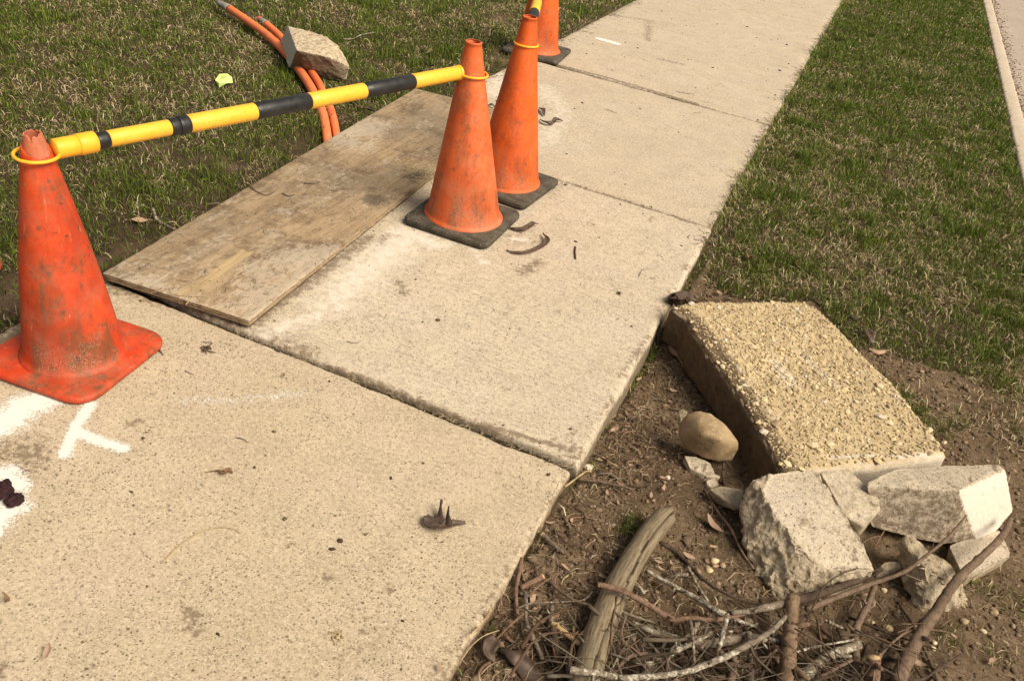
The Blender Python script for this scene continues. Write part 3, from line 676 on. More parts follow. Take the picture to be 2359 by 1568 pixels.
# strands of dry litter
def strands(name, label, x, y, z, L, wd, cols, cat, curl=1.2, nseg=4, parent=None, arch=.0):
    n = len(x); az = rng.uniform(0, 6.28, n); cur = rng.normal(0, curl, n); P = []; px_, py_ = x.copy(), y.copy(); pz = z.copy()
    for i in range(nseg + 1):
        P.append(np.stack([px_, py_, pz + .0012 + arch * L * math.sin(math.pi * i / nseg)], 1)); px_ = px_ + np.cos(az) * L / nseg; py_ = py_ + np.sin(az) * L / nseg; az = az + cur / nseg
        if i == 0: pz = pz
    P = np.stack(P, 1); T = np.gradient(P, axis=1); T /= np.linalg.norm(T, axis=2, keepdims=True) + 1e-9
    sd = np.stack([-T[..., 1], T[..., 0], np.zeros(T.shape[:2])], -1); up = np.array([0, 0, 1.])
    w_ = wd[:, None, None] * np.linspace(1, .5, nseg + 1)[None, :, None]
    A, B, C_ = P - sd * w_ * .5, P + sd * w_ * .5, P + up * w_ * .45
    V = np.stack([A, C_, B], 2).reshape(-1, 3); base = (np.arange(n) * (nseg + 1) * 3)[:, None, None] + (np.arange(nseg) * 3)[None, :, None]
    q1 = base + np.array([0, 1, 4, 3]); q2 = base + np.array([1, 2, 5, 4]); F = np.concatenate([q1.reshape(-1, 4), q2.reshape(-1, 4)])
    o = obj(name, V, F, M['litter'], parent=parent, attrs={'Cd': np.repeat(cols, (nseg + 1) * 3, axis=0)}, org=(x.mean(), y.mean(), z.min())); o['kind'] = 'stuff'
    if parent is None: tag(o, label, cat)
    return o
x = rng.uniform(XR + .01, 1.1, 60000); y = rng.uniform(.2, 3.4, 60000)
hot = strokes(x, y, [(S(zm, (2330, 620), (1950, 1080), (1720, 1500)), .22, 1.), (S(zb, (1500, 200), (1250, 700), (1000, 1200), (800, 1500)), .16, 1.), (S(zb, (1700, 1150), (2300, 1450)), .4, .6), (S(zr, (1100, 450), (1500, 620)), .2, .7)])
k = dirt_mask(x, y) & (rng.random(60000) < .06 + .5 * hot); x, y = x[k][:8500], y[k][:8500]
strands('dry_litter', 'thin dry stems, rootlets and straw matted over the earth along the slab edge', x, y, gz(x, y) + rng.uniform(0, .008, len(x)), rng.uniform(.010, .07, len(x)), rng.uniform(.0008, .0022, len(x)),
        mixcol(len(x), [(.26, .18, .105), (.40, .30, .19), (.13, .085, .05), (.20, .13, .08), (.08, .055, .035), (.055, .036, .022)]), 'plant litter')

# ------------------------------------------------------------------ chunks
def chunk(name, label, cat, pts, mat, rough=.006, flats=(), target=.012, smooth_it=2, foot=None, dirt=None, fscale=22, parent=None, group=None, mesh_only=False, dust_or_lit=None, flatrough=.0022, extra=None):
    P = np.array(pts, float)
    bm = bmesh.new()
    for v in P: bm.verts.new(v)
    r = bmesh.ops.convex_hull(bm, input=bm.verts[:])
    bmesh.ops.delete(bm, geom=list({g for g in r['geom_interior'] + r['geom_unused'] if isinstance(g, bmesh.types.BMVert)}), context='VERTS')
    fl = bm.verts.layers.float.new('flat')
    bmesh.ops.triangulate(bm, faces=bm.faces[:])
    for it in range(9):
        ed = [e_ for e_ in bm.edges if e_.calc_length() > target]
        if not ed: break
        bmesh.ops.subdivide_edges(bm, edges=ed, cuts=1); bmesh.ops.triangulate(bm, faces=bm.faces[:])
    bm.normal_update()
    fv = {}
    for f in bm.faces:
        isf = any(f.normal.dot(Vector(d[:3]).normalized()) > d[3] for d in flats)
        for v in f.verts: fv.setdefault(v.index if False else v, []).append(1. if isf else 0.)
    for v in bm.verts: v[fl] = sum(fv.get(v, [0.])) / max(1, len(fv.get(v, [0.])))
    for _ in range(3):
        nv_ = {v: (v[fl] + sum(e_.other_vert(v)[fl] for e_ in v.link_edges) / max(1, len(v.link_edges))) / 2 for v in bm.verts}
        for v, q_ in nv_.items(): v[fl] = q_
    for _ in range(smooth_it): bmesh.ops.smooth_vert(bm, verts=bm.verts[:], factor=.5, use_axis_x=True, use_axis_y=True, use_axis_z=True)
    bm.normal_update()
    bm.verts.index_update()
    V = np.array([v.co[:] for v in bm.verts]); N = np.array([v.normal[:] for v in bm.verts]); A = np.array([v[fl] for v in bm.verts])
    F = np.array([[v.index for v in f.verts] for f in bm.faces]); bm.free()
    a_ = A * flatrough + (1 - A) * rough
    rid = 1 - np.abs(fbm(V, fscale * .45, 3, 11)) * 2
    d = fbm(V, fscale, 5, 5, .6) + .45 * rid - .2
    V = V + N * (d * a_)[:, None]
    V += (1 - A)[:, None] * rough * .35 * np.stack([vn(V, fscale * 3, 7), vn(V, fscale * 3, 8), vn(V, fscale * 3, 9)], 1)
    dt = np.zeros(len(V)); du = np.zeros(len(V))
    if dirt is not None:
        for (dv, thr, wt) in dirt: dt = np.maximum(dt, wt * sst(thr - .25, thr + .1, N @ np.array(Vector(dv).normalized())))
    if mat != 'rock': dt = np.maximum(dt, A * .38 * sst(.05, .45, fbm(V, 16, 4, 33)) + .6 * sst(.62, .75, vn(V, 45, 35)) * A)
    dt = np.maximum(dt, (1 - A) * .06 * (.5 + .5 * fbm(V, 12, 3, 91)))
    if extra: dt, du = extra(V, N, dt, du)
    o = obj(name, V, F, M[mat], parent=parent, smooth=False, attrs={'dirt': dt, 'dust_or_lit': du, 'broken': (1 - A) * (mat != 'rock')}); 
    o.data.polygons.foreach_set('use_smooth', np.repeat(A.min() > .5, len(F)))
    if parent is None: tag(o, label, cat, group)
    return o
def CH(fn, pts, foot=None, zfoot=None):
    out = [at(*fn(x_, y_), z_) for (x_, y_, z_) in pts]
    if foot:
        for (x_, y_, z_) in foot:
            q = at(*fn(x_, y_), z_); out.append(np.array([q[0], q[1], zfoot]))
    return out

# big overturned slab of old sidewalk, gravelly underside up
TOPZ = .072
TOP = [(1545, 708), (1562, 697), (1620, 691), (1700, 692), (1780, 690), (1850, 693), (1889, 713), (1930, 752), (1972, 797), (2015, 841), (2048, 872), (2077, 906), (2131, 971), (2160, 1008), (2184, 1046), (2100, 1060), (1990, 1073), (1880, 1084), (1805, 1092), (1752, 995), (1706, 918), (1655, 845), (1602, 775), (1578, 729)]
def slab_extra(V, N, dt, du):
    x, y = V[:, 0], V[:, 1]
    side = (N[:, 2] < .6)
    # soil-stained left face and margin, whitish lime patches
    st = strokes(x, y, [([at(*q, TOPZ) for q in [(1560, 720), (1590, 745), (1650, 830), (1710, 930), (1800, 1085)]], .10, 1.)])
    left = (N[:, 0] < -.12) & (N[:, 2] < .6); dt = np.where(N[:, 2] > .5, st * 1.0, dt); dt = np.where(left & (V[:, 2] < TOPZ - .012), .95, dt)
    du = np.where(N[:, 2] > .5, strokes(x, y, [([at(*zr(*q), TOPZ) for q in [(760, 740), (870, 880)]], .05, .9), ([at(*zr(*q), TOPZ) for q in [(930, 670), (1150, 900)]], .05, .7), ([at(*zr(*q), TOPZ) for q in [(400, 600), (650, 950), (760, 1100)]], .06, .55), ([at(*zr(*q), TOPZ) for q in [(1100, 1350), (1840, 1330)]], .02, .9)]), 0)
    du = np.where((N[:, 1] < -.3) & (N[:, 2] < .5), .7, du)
    return dt, du
tp = [at(*q, TOPZ) for q in TOP]
low = [np.array([q[0] + (.012 if i > 8 else 0), q[1], -.055]) for i, q in enumerate(tp)]
def extrude_slab(top, zb_, name, label, cat, mat, sp=.009):
    """ragged plate: dense grid clipped to an outline, with broken sides"""
    P = np.array([q[:2] for q in top]); c = P.mean(0); n = 260; m = 56
    per = np.vstack([P, P[:1]]); L = np.concatenate([[0], np.cumsum(np.linalg.norm(np.diff(per, axis=0), axis=1))])
    t = np.linspace(0, L[-1], n, endpoint=False); ox = np.interp(t, L, per[:, 0]); oy = np.interp(t, L, per[:, 1])
    o3 = P3(ox, oy); jit = .0055 * fbm(o3, 30, 5, 15, .7); dx, dy = ox - c[0], oy - c[1]; dl = np.hypot(dx, dy); ox += dx / dl * jit; oy += dy / dl * jit
    rings = []; zz = []
    fr = np.concatenate([np.linspace(0, .93, m - 5), [.955, .972, .985, .994, 1.]])
    for f_ in fr: rings.append(np.stack([c[0] + (ox - c[0]) * f_, c[1] + (oy - c[1]) * f_], 1)); zz.append(f_)
    V = []
    for rg, f_ in zip(rings, fr):
        p = P3(rg[:, 0], rg[:, 1]); z = TOPZ + .006 * fbm(p, 9, 3, 71) + .0085 * fbm(p, 52, 4, 72, .7) - .014 * sst(.955, 1., np.full(n, f_)) ** 1.5 * (1 + .5 * vn(p, 25, 3))
        V.append(np.stack([rg[:, 0], rg[:, 1], z], 1))
    for k, zf in enumerate(np.linspace(.15, 1, 9)):
        b = V[m - 1]; rg = np.stack([b[:, 0], b[:, 1], b[:, 2] * (1 - zf) + zb_ * zf], 1); q = .005 * fbm(rg, 26, 5, 19, .7)
        rg[:, 0] += dx / dl * q; rg[:, 1] += dy / dl * q; V.append(rg)
    V = np.array(V); nr = len(V); V = V.reshape(-1, 3)
    F = []; i, j = np.meshgrid(np.arange(nr - 1), np.arange(n), indexing='ij')
    a_ = i * n + j; b_ = i * n + (j + 1) % n; F = np.stack([a_, a_ + n, b_ + n, b_], -1).reshape(-1, 4)
    me = make_mesh('tmp', V, F); N = np.zeros((len(V), 3), np.float32); me.vertices.foreach_get('co', N.ravel()); 
    N = np.array([v.normal[:] for v in me.vertices]); bpy.data.meshes.remove(me)
    if N[n * 10, 2] < 0: F = F[:, ::-1]; N = -N
    dt, du = slab_extra(V, N, np.zeros(len(V)), np.zeros(len(V)))
    o = obj(name, V, F, M[mat], smooth=True, attrs={'dirt': dt, 'dust_or_lit': du, 'side': ((N[:, 1] < -.15) & (N[:, 2] < .75) & (N[:, 0] > -.12)) * .9}, org=(c[0], c[1], zb_)); tag(o, label, cat); return o, P
bigslab, BP = extrude_slab(tp, -.06, 'broken_slab', 'large overturned concrete slab, gravelly tan side up, lying against the sidewalk edge', 'concrete slab', 'rough_top')
# pebbles bedded in its upper face
pv = []
for k in range(10):
    bm = bmesh.new(); bmesh.ops.create_icosphere(bm, subdivisions=1, radius=1)
    for v in bm.verts: v.co *= random.uniform(.78, 1.15)
    me = bpy.data.meshes.new('pebble'); bm.to_mesh(me); bm.free()
    me.materials.append(M[['peb_a', 'peb_b', 'peb_a', 'peb_b', 'peb_c', 'peb_a', 'peb_w', 'peb_a', 'peb_b', 'peb_c'][k]]); pv.append(me)
lo, hi = BP.min(0), BP.max(0); x = rng.uniform(lo[0], hi[0], 30000); y = rng.uniform(lo[1], hi[1], 30000)
cc_ = BP.mean(0); sh = cc_ + (BP - cc_) * .97; k = inpoly(x, y, [tuple(q) for q in sh]); x, y = x[k], y[k]
def topz(x, y): p = P3(x, y); return TOPZ + .006 * fbm(p, 9, 3, 71) + .0085 * fbm(p, 52, 4, 72, .7)
bl = np.array(bigslab.location); used = []
for i in range(len(x)):
    if len(used) >= 290: break
    if any((x[i] - a_) ** 2 + (y[i] - b_) ** 2 < .017 ** 2 for a_, b_ in used): continue
    used.append((x[i], y[i])); r = random.uniform(.0045, .0095) * (1.7 if random.random() < .13 else 1)
    o = bpy.data.objects.new('pebble', random.choice(pv)); COL.objects.link(o); o.parent = bigslab
    o.location = np.array([x[i], y[i], topz(x[i:i + 1], y[i:i + 1])[0] + r * .12]) - bl
    o.scale = (r * random.uniform(.9, 1.5), r * random.uniform(.7, 1.1), r * random.uniform(.45, .75)); o.rotation_euler = (random.uniform(-.4, .4), random.uniform(-.4, .4), random.uniform(0, 6.28))
x, y = x[2000:6600], y[2000:6600]
scatter_lumps('gravel', '', np.stack([x, y, topz(x, y)], 1), rng.uniform(.0018, .0055, len(x)), mixcol(len(x), [(.46, .35, .20), (.52, .41, .25), (.38, .28, .16), (.34, .25, .13), (.58, .46, .28), (.46, .38, .28), (.52, .40, .22)]), 'gravel', parent=bigslab, flat=.8)

UPF = (0, 0, 1, .80)
A = CH(z5, [(620, 275, .075), (740, 250, .09), (1000, 218, .09), (1110, 365, .09), (1215, 525, .08), (1330, 715, .065), (1392, 860, .045), (680, 350, .09), (740, 470, .09), (890, 590, .08), (960, 760, .065), (1100, 852, .05), (1290, 872, .042),
            (550, 440, .03), (545, 560, .0), (575, 740, -.02), (630, 880, -.045), (715, 1000, -.05), (785, 1062, -.05), (900, 1048, -.05), (1100, 985, -.05), (1290, 905, -.03)],
       foot=[(740, 260, .09), (1000, 240, .09), (1300, 700, .07), (1370, 850, .05)], zfoot=-.05)
up = Vector((.06, -.16, 1)).normalized()
chunk('concrete_chunk', 'squarish pale concrete chunk with a rough broken left side, just behind the twig pile', 'concrete chunk', A, 'chunk', .017, [(*up, .93)], fscale=24, target=.008)
B = CH(z5, [(1050, 232, .085), (1235, 210, .09), (1430, 402, .085), (1438, 470, .08), (1332, 575, .075), (1212, 517, .08), (1290, 640, .03), (1250, 590, .03)], foot=[(1080, 250, .085), (1235, 230, .09), (1400, 410, .085), (1400, 470, .08)], zfoot=-.02)
chunk('concrete_chunk', 'flat faced wedge of concrete tucked against the right side of the squarish chunk', 'concrete chunk', B, 'chunk', .0025, [(0, 0, 1, .7)], target=.010)
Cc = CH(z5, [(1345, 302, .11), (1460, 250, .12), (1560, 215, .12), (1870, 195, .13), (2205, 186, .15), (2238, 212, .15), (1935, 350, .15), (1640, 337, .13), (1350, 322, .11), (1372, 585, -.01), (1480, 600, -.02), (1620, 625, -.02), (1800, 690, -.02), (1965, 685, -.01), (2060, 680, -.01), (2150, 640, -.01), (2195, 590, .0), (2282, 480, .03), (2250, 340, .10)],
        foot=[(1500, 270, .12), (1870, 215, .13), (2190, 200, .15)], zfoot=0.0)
chunk('concrete_chunk', 'long angular concrete block with a bright sunlit right end, tallest of the rubble', 'concrete chunk', Cc, 'chunk', .006, [(0, 0, 1, .75), (-.5, -1, .1, .6), (.8, -.5, .3, .7), (1, 0, .2, .7)], target=.011, dirt=[((.2, -1, -.1), .80, .45)], extra=lambda V, N, dt, du: (np.where(N @ np.array([.95, -.3, .05]) > .8, 0, dt), np.where(N @ np.array([.95, -.3, .05]) > .8, 1.2, 0)))  # pale cement end whitened to look sunlit; front soiling deepened as painted shade
E_ = CH(z5, [(1868, 700, -.005), (1935, 680, 0), (2150, 638, 0), (2200, 600, 0), (2268, 742, 0), (2264, 775, 0), (2000, 905, 0), (1955, 880, 0), (1948, 800, 0)], foot=[(1900, 700, 0), (2150, 620, 0), (2255, 755, 0), (2000, 890, 0), (1960, 830, 0)], zfoot=-.055)
chunk('concrete_chunk', 'flat pale concrete piece underneath the right end of the long bright ended block', 'concrete chunk', E_, 'chunk', .003, [(0, 0, 1, .9)], target=.011)
D_ = CH(z5, [(1600, 645, .055), (1645, 662, .055), (1760, 740, .05), (1862, 805, .045), (1800, 880, .055), (1730, 900, .05), (1950, 960, -.01), (2028, 1060, -.045), (1930, 1120, -.05), (1790, 1142, -.05), (1700, 1130, -.05), (1605, 1045, -.04), (1580, 870, -.02), (1550, 740, -.02)], foot=[(1640, 670, .055), (1860, 820, .05)], zfoot=-.05)
chunk('concrete_chunk', 'soiled rugged concrete lump lying below the long block, crossed by the thick right branch', 'concrete chunk', D_, 'chunk_dirty', .019, [], fscale=20, target=.008)
F_ = CH(z5, [(1415, 860, -.02), (1450, 812, -.005), (1560, 797, 0), (1572, 845, -.01), (1500, 892, -.04), (1460, 885, -.045)], foot=[(1450, 830, 0), (1550, 820, 0)], zfoot=-.05)
chunk('concrete_chip', 'fist sized concrete chip between the squarish chunk and the soiled lump', 'concrete chip', F_, 'chunk_dirty', .004, [(0, 0, 1, .9)], target=.008, fscale=30)
G_ = CH(z5, [(338, 340, -.01), (410, 322, .0), (480, 345, .0), (562, 345, .0), (552, 475, .0), (500, 482, -.02), (445, 440, -.04), (375, 400, -.045)], foot=[(420, 340, 0), (540, 360, 0)], zfoot=-.055)
chunk('concrete_chunk', 'small wedge of concrete sticking out at the left of the squarish chunk', 'concrete chunk', G_, 'chunk_dirty', .004, [(0, 0, 1, .9)], target=.008, fscale=28)
for pts, lb in [([(187, 130, -.035), (255, 133, -.03), (350, 178, -.03), (378, 240, -.035), (310, 247, -.04), (222, 212, -.042)], 'thin pale flake of concrete directly below the round stone'),
                ([(318, 258, -.045), (370, 240, -.04), (415, 262, -.042), (400, 274, -.045), (345, 272, -.048)], 'narrow pale flake beside the larger flake below the round stone'),
                ([(325, 290, -.04), (378, 270, -.035), (405, 312, -.04), (352, 330, -.045), (330, 318, -.045)], 'small pale chip above the little concrete wedge')]:
    chunk('concrete_flake', lb, 'concrete flake', CH(z5, pts, foot=pts, zfoot=-.062), 'chunk', .002, [(0, 0, 1, .9)], target=.006, fscale=40, group='flakes of concrete by the round stone', smooth_it=1)
chunk('concrete_flake', 'little upright white chip behind the round stone', 'concrete flake', CH(zr, [(150, 1050, .0), (175, 1035, .01), (208, 1055, .0), (190, 1090, -.03), (145, 1095, -.03)], foot=[(170, 1045, .0), (200, 1060, .0)], zfoot=-.06), 'chunk', .002, [], target=.006, group='flakes of concrete by the round stone', smooth_it=1)
# concrete lump resting on the conduits
Gp = CH(z1, [(1832, 164, .185), (1886, 174, .19), (2080, 230, .185), (2150, 288, .17), (2200, 350, .13), (2232, 430, .075), (2216, 512, .0), (2060, 500, .0), (1850, 432, .03), (1785, 272, .03), (1892, 322, .16), (2090, 368, .135), (1790, 305, .02)], foot=[(1840, 190, .185), (2080, 260, .185), (2200, 400, .1)], zfoot=.01)
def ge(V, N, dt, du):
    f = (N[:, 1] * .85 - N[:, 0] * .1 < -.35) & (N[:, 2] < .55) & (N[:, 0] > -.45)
    dt = np.where(f, .95, dt); du = np.where((N[:, 0] < -.4) & ~f, 1.3, du); dt = np.where((N[:, 0] < -.4) & ~f, 0, dt); return dt, du  # limey left face whitened further, painting in light it does not receive
chunk('concrete_chunk', 'lone block of broken concrete resting on the two orange conduits in the left lawn', 'concrete chunk', Gp, 'chunk', .010, [(-1, -.2, .1, .80), (-.3, -1, 0, .86)], target=.014, fscale=18, extra=ge)

# round stone
def boulder(label, V0, rx, ry, rz, rot, mat, name='stone', sub=4, seed=1, jag=.1, cat='stone', group=None):
    v, f = ico(sub); p = v.copy(); v = v * (1 + jag * fbm(p, 1.1, 3, seed))[:, None]; v[:, 0] += .12 * v[:, 0] ** 2 * np.sign(v[:, 0]) * 0
    taper = 1 - .28 * v[:, 0]; v[:, 1] *= taper; v[:, 2] *= (1 - .12 * v[:, 0]); v = v * np.array([rx, ry, rz]); v += .0016 * (fbm(v, 40, 4, seed))[:, None]
    c, s = math.cos(rot), math.sin(rot); v = np.stack([v[:, 0] * c - v[:, 1] * s, v[:, 0] * s + v[:, 1] * c, v[:, 2]], 1) + V0
    o = obj(name, v, f, M[mat]); tag(o, label, cat, group); return o
RK = CH(zr, [(150, 1120, .015), (185, 1065, .05), (262, 1037, .07), (350, 1050, .078), (425, 1105, .078), (490, 1175, .065), (550, 1265, .02), (540, 1305, .0), (300, 1190, .085), (400, 1230, .08), (470, 1345, -.02), (385, 1372, -.035), (300, 1362, -.03), (205, 1315, -.025), (150, 1265, -.01), (133, 1200, .0)], foot=[(260, 1060, .07), (420, 1130, .07), (540, 1270, .02)], zfoot=-.05)
chunk('stone', 'smooth rounded tan stone beside the dark side of the big overturned slab', 'stone', RK, 'rock', .004, [], smooth_it=13, target=.010, fscale=14)
PB = [('oval whitish pebble lying alone on the soil left of the concrete flakes', z5(80, 270), .010, 'peb_w'), ('tall cream pebble, upper of three pebbles between log and squarish chunk', z5(380, 800), .013, 'peb_b'), ('brownish pebble, right of three pebbles between log and squarish chunk', z5(430, 828), .010, 'peb_c'), ('half buried tan pebble, lower left of three pebbles between log and squarish chunk', z5(340, 855), .013, 'peb_a'),
      ('pinkish pebble just left of the soiled lump', z5(1460, 988), .010, 'peb_b'), ('angular yellow orange stone below the soiled lump', z5(1480, 1228), .014, 'peb_a'), ('tiny orange stone left of the yellow stone', z5(1388, 1195), .007, 'peb_a'), ('round reddish tan pebble right of the soiled lump', z5(2158, 1118), .013, 'peb_c'), ('flat reddish pebble below the soiled lump', z5(1972, 1185), .013, 'peb_c'),
      ('pale pebble in the grass wisps beside the thick branch', z5(1782, 1325), .008, 'peb_w'), ('pale pebble below another beside the thick branch', z5(1772, 1358), .008, 'peb_b'), ('whitish pebble at the far corner of the near slab', zb(1665, 205), .016, 'peb_w'), ('dark round pebble on the far corner of the near slab', zb(1410, 250), .006, 'debris_dark'), ('cream pebble near the pale twig tip in the lower right corner', z5(2090, 1248), .009, 'peb_b'),
      ('cream pebble at the right tip of the overturned slab', zr(1842, 1250), .011, 'peb_b'), ('pale pebble in bare soil right of the overturned slab', zr(1700, 800), .009, 'peb_c')]
for lb, q, r, mt in PB:
    r *= .85; V0 = hit(*q, r * .2); boulder(lb, V0, r * 1.15, r * .85, r * .6, random.uniform(0, 3), mt, 'pebble', 2, int(r * 9999), .2, 'pebble', 'pebbles lying about the site')

# ------------------------------------------------------------------ sweep helper
def spline(P, n):
    P = np.array(P, float)
    if len(P) < 3: return np.array([P[0] + (P[-1] - P[0]) * t for t in np.linspace(0, 1, n)])
    Q = np.vstack([2 * P[0] - P[1], P, 2 * P[-1] - P[-2]]); out = []
    m = len(P) - 1
    for t in np.linspace(0, m - 1e-6, n):
        i = int(t); u = t - i; a_, b_, c_, d_ = Q[i], Q[i + 1], Q[i + 2], Q[i + 3]
        out.append(.5 * ((2 * b_) + (-a_ + c_) * u + (2 * a_ - 5 * b_ + 4 * c_ - d_) * u * u + (-a_ + 3 * b_ - 3 * c_ + d_) * u ** 3))
    return np.array(out)
def tube(P, rad, sides=10, cap=True, noise=0., seed=0, nscale=50, twist=0.):
    P = np.array(P, float); n = len(P); rad = np.broadcast_to(np.asarray(rad, float), (n,)) if np.ndim(rad) < 2 else rad
    T = np.gradient(P, axis=0); T /= np.linalg.norm(T, axis=1, keepdims=True) + 1e-12
    ref = np.array([0, 0, 1.]) if abs(T[0, 2]) < .9 else np.array([1., 0, 0]); s = np.cross(T[0], ref); s /= np.linalg.norm(s); Ss = []
    for t in T: s = s - t * (s @ t); s /= np.linalg.norm(s) + 1e-12; Ss.append(s)
    Ss = np.array(Ss); U = np.cross(T, Ss); A = np.linspace(0, 2 * math.pi, sides, endpoint=False)
    D = Ss[:, None] * np.cos(A)[None, :, None] + U[:, None] * np.sin(A)[None, :, None]
    V = (P[:, None] + D * rad[:, None, None]).reshape(-1, 3)
    if noise: V = V + (D.reshape(-1, 3)) * (np.repeat(rad, sides) * noise * fbm(V, nscale, 3, seed))[:, None]
    F = []
    i, j = np.meshgrid(np.arange(n - 1), np.arange(sides), indexing='ij'); a_ = i * sides + j; b_ = i * sides + (j + 1) % sides
    F = np.stack([a_, b_, b_ + sides, a_ + sides], -1).reshape(-1, 4).tolist()
    if cap:
        V = np.vstack([V, P[0] - T[0] * rad[0] * .15, P[-1] + T[-1] * rad[-1] * .3]); k = n * sides
        for j in range(sides): F.append([j, k, (j + 1) % sides]); F.append([(n - 1) * sides + j, (n - 1) * sides + (j + 1) % sides, k + 1])
    return V, F, (A, D)
def merge(parts):
    V = []; F = []; b = 0
    for v, f in parts: V.append(np.asarray(v)); F += [[i + b for i in q] for q in (f.tolist() if isinstance(f, np.ndarray) else f)]; b += len(v)
    return np.vstack(V), F

# ------------------------------------------------------------------ traffic cones
def rounded_sq(h, r, n=6):
    out = []
    for cx_, cy_, a0 in ((h - r, h - r, 0), (-h + r, h - r, 90), (-h + r, -h + r, 180), (h - r, -h + r, 270)):
        for k in range(n + 1): t = math.radians(a0 + 90 * k / n); out.append((cx_ + r * math.cos(t), cy_ + r * math.sin(t)))
    return np.array(out)
def traffic_cone(label, base, H, lean, half, rc, rb, rt, mat, basemat, rot=0., corner=.03, thick=.028, flare=.012, top_jag=None, z0=0., band=None, base_tilt=(0, 0), bend=0., cvx=0.):
    root = empty('traffic_cone', (base[0], base[1], z0), label, 'traffic cone', 'traffic cones round the works')
    ox, oy = base[0], base[1]
    # base plate with bevelled rim and small feet
    out = rounded_sq(half, corner); c, s = math.cos(rot), math.sin(rot); out = np.stack([out[:, 0] * c - out[:, 1] * s, out[:, 0] * s + out[:, 1] * c], 1)
    n = len(out); rings = []
    for f_, z in ((.0, .004), (.90, .004), (.975, .004), (1., .010), (1., thick - .008), (.985, thick - .002), (.96, thick), (.8, thick + .001), (.3, thick + .002)):
        rings.append(np.column_stack([out * f_, np.full(n, z)]))
    V = np.array(rings).reshape(-1, 3); V[:, 2] += .0012 * fbm(V, 18, 3, 2) + (V[:, 0] * base_tilt[0] + V[:, 1] * base_tilt[1]); V += [ox, oy, z0]
    i, j = np.meshgrid(np.arange(len(rings) - 1), np.arange(n), indexing='ij'); a_ = i * n + j; b_ = i * n + (j + 1) % n
    F = np.stack([a_, b_, b_ + n, a_ + n], -1).reshape(-1, 4).tolist()
    parts = [(V, F)]
    for q in out[[3, 10, 17, 24]] * .82:
        pv_, pf, _ = tube([[ox + q[0], oy + q[1], z0 - .004], [ox + q[0], oy + q[1], z0 + .012]], .014, 10); parts.append((pv_, pf))
    V, F = merge(parts); obj('base', V, F, M[basemat], parent=root, org=(ox, oy, z0))
    # body
    prof = [(rc, thick - .002), (rc, thick + .004), (rc - flare * .45, thick + .008), (rb + .004, thick + .016), (rb, thick + .028)]
    for t in np.linspace(.06, 1, 46):
        z = thick + .028 + (H - thick - .028) * t; prof.append((rb + (rt - rb) * ((z - thick - .028) / (H - thick - .028)) + cvx * 4 * t * (1 - t), z))
    prof = np.array(prof); n = 64; A = np.linspace(0, 2 * math.pi, n, endpoint=False)
    def lath(prof, jag=None, seed=0):
        V = []
        for k, (r, z) in enumerate(prof):
            zz = np.full(n, z)
            if jag is not None: zz = np.minimum(zz, jag(A))
            rr = np.interp(zz, prof[:, 1], prof[:, 0]) if jag is not None else r
            tt = np.clip(zz / H, 0, 1.2); V.append(np.stack([rr * np.cos(A) + lean[0] * tt + bend * tt * (1 - tt), rr * np.sin(A) + lean[1] * tt, zz], 1))
        V = np.array(V); P = V.reshape(-1, 3); P[:, :2] *= (1 + .006 * fbm(P, 9, 3, seed + 4))[:, None]
        return P + [ox, oy, z0]
    def shell(prof, jag=None, th=.004, seed=0):
        inner = prof.copy()[::-1]; inner[:, 0] -= th
        o_ = lath(prof, jag, seed); i_ = lath(prof * [1, 1] - [th, 0], jag, seed); i_ = i_.reshape(len(prof), n, 3)[::-1].reshape(-1, 3)
        V = np.vstack([o_, i_]); m = 2 * len(prof); i, j = np.meshgrid(np.arange(m - 1), np.arange(n), indexing='ij'); a_ = i * n + j; b_ = i * n + (j + 1) % n
        return V, np.stack([a_, b_, b_ + n, a_ + n], -1).reshape(-1, 4)
    if top_jag is None:
        rim = [(rt + .0015, H + .001), (rt + .001, H + .004), (rt - .002, H + .006)]; prof = np.vstack([prof, rim])
        V, F = shell(prof); obj('cone_body', V, F, M[mat], parent=root, org=(ox, oy, z0))
    else:
        V, F = shell(prof, top_jag[0]); obj('cone_body', V, F, M[mat], parent=root, org=(ox, oy, z0))
        Hs = top_jag[2]; pi_ = np.array([(rb + (rt - rb) * ((z - thick - .028) / (H - thick - .028)) - .0032 + cvx * 4 * (z / H) * (1 - z / H), z) for z in np.linspace(H - .16, Hs, 34)])
        V, F = shell(pi_, top_jag[1], .003, 3); o = obj('worn_tip', V, F, M['cone_pale'], parent=root, org=(ox, oy, z0 + H - .16)); o['label'] = 'paler inner sleeve with ragged torn rim'
    if band:
        z_a, z_b = band; rr = lambda z: rb + (rt - rb) * ((z - thick - .028) / (H - thick - .028)) + .0015
        bp = np.array([(rr(z), z) for z in np.linspace(z_a, z_b, 20)]); jag = lambda A_: np.full(n, 9.)
        V, F = shell(bp, None, .001, 1); low_ = (V[:, 2] - z0 < z_a + .006); V[low_, 2] += .007 * vn(V[low_], 60, 3); obj('reflective_band', V, F, M['band'], parent=root, org=(ox, oy, z0 + z_a))
    return root
def cone_at(foot, tip, z0=0., H=None):
    b = at(*foot, z0 + .03)
    if H is None:
        lo_, hi_ = .2, 1.3
        for _ in range(50):
            m = (lo_ + hi_) / 2; q = R.T @ (np.array([b[0], b[1], m]) - [0, 0, CAMH]); py = CY - FPX * q[1] / -q[2]
            if py > tip[1]: lo_ = m
            else: hi_ = m
        H = lo_
    t = at(*tip, H); return b, H - z0, (t[0] - b[0], t[1] - b[1])
bL, HL, lL = cone_at((172, 800), (74, 303))
jagA = lambda A_: HL - .040 + .016 * np.cos(A_ - 2.9) + .0012 * np.interp(A_ % 6.283, np.linspace(0, 6.283, 40), np.random.default_rng(3).normal(0, 1, 40))
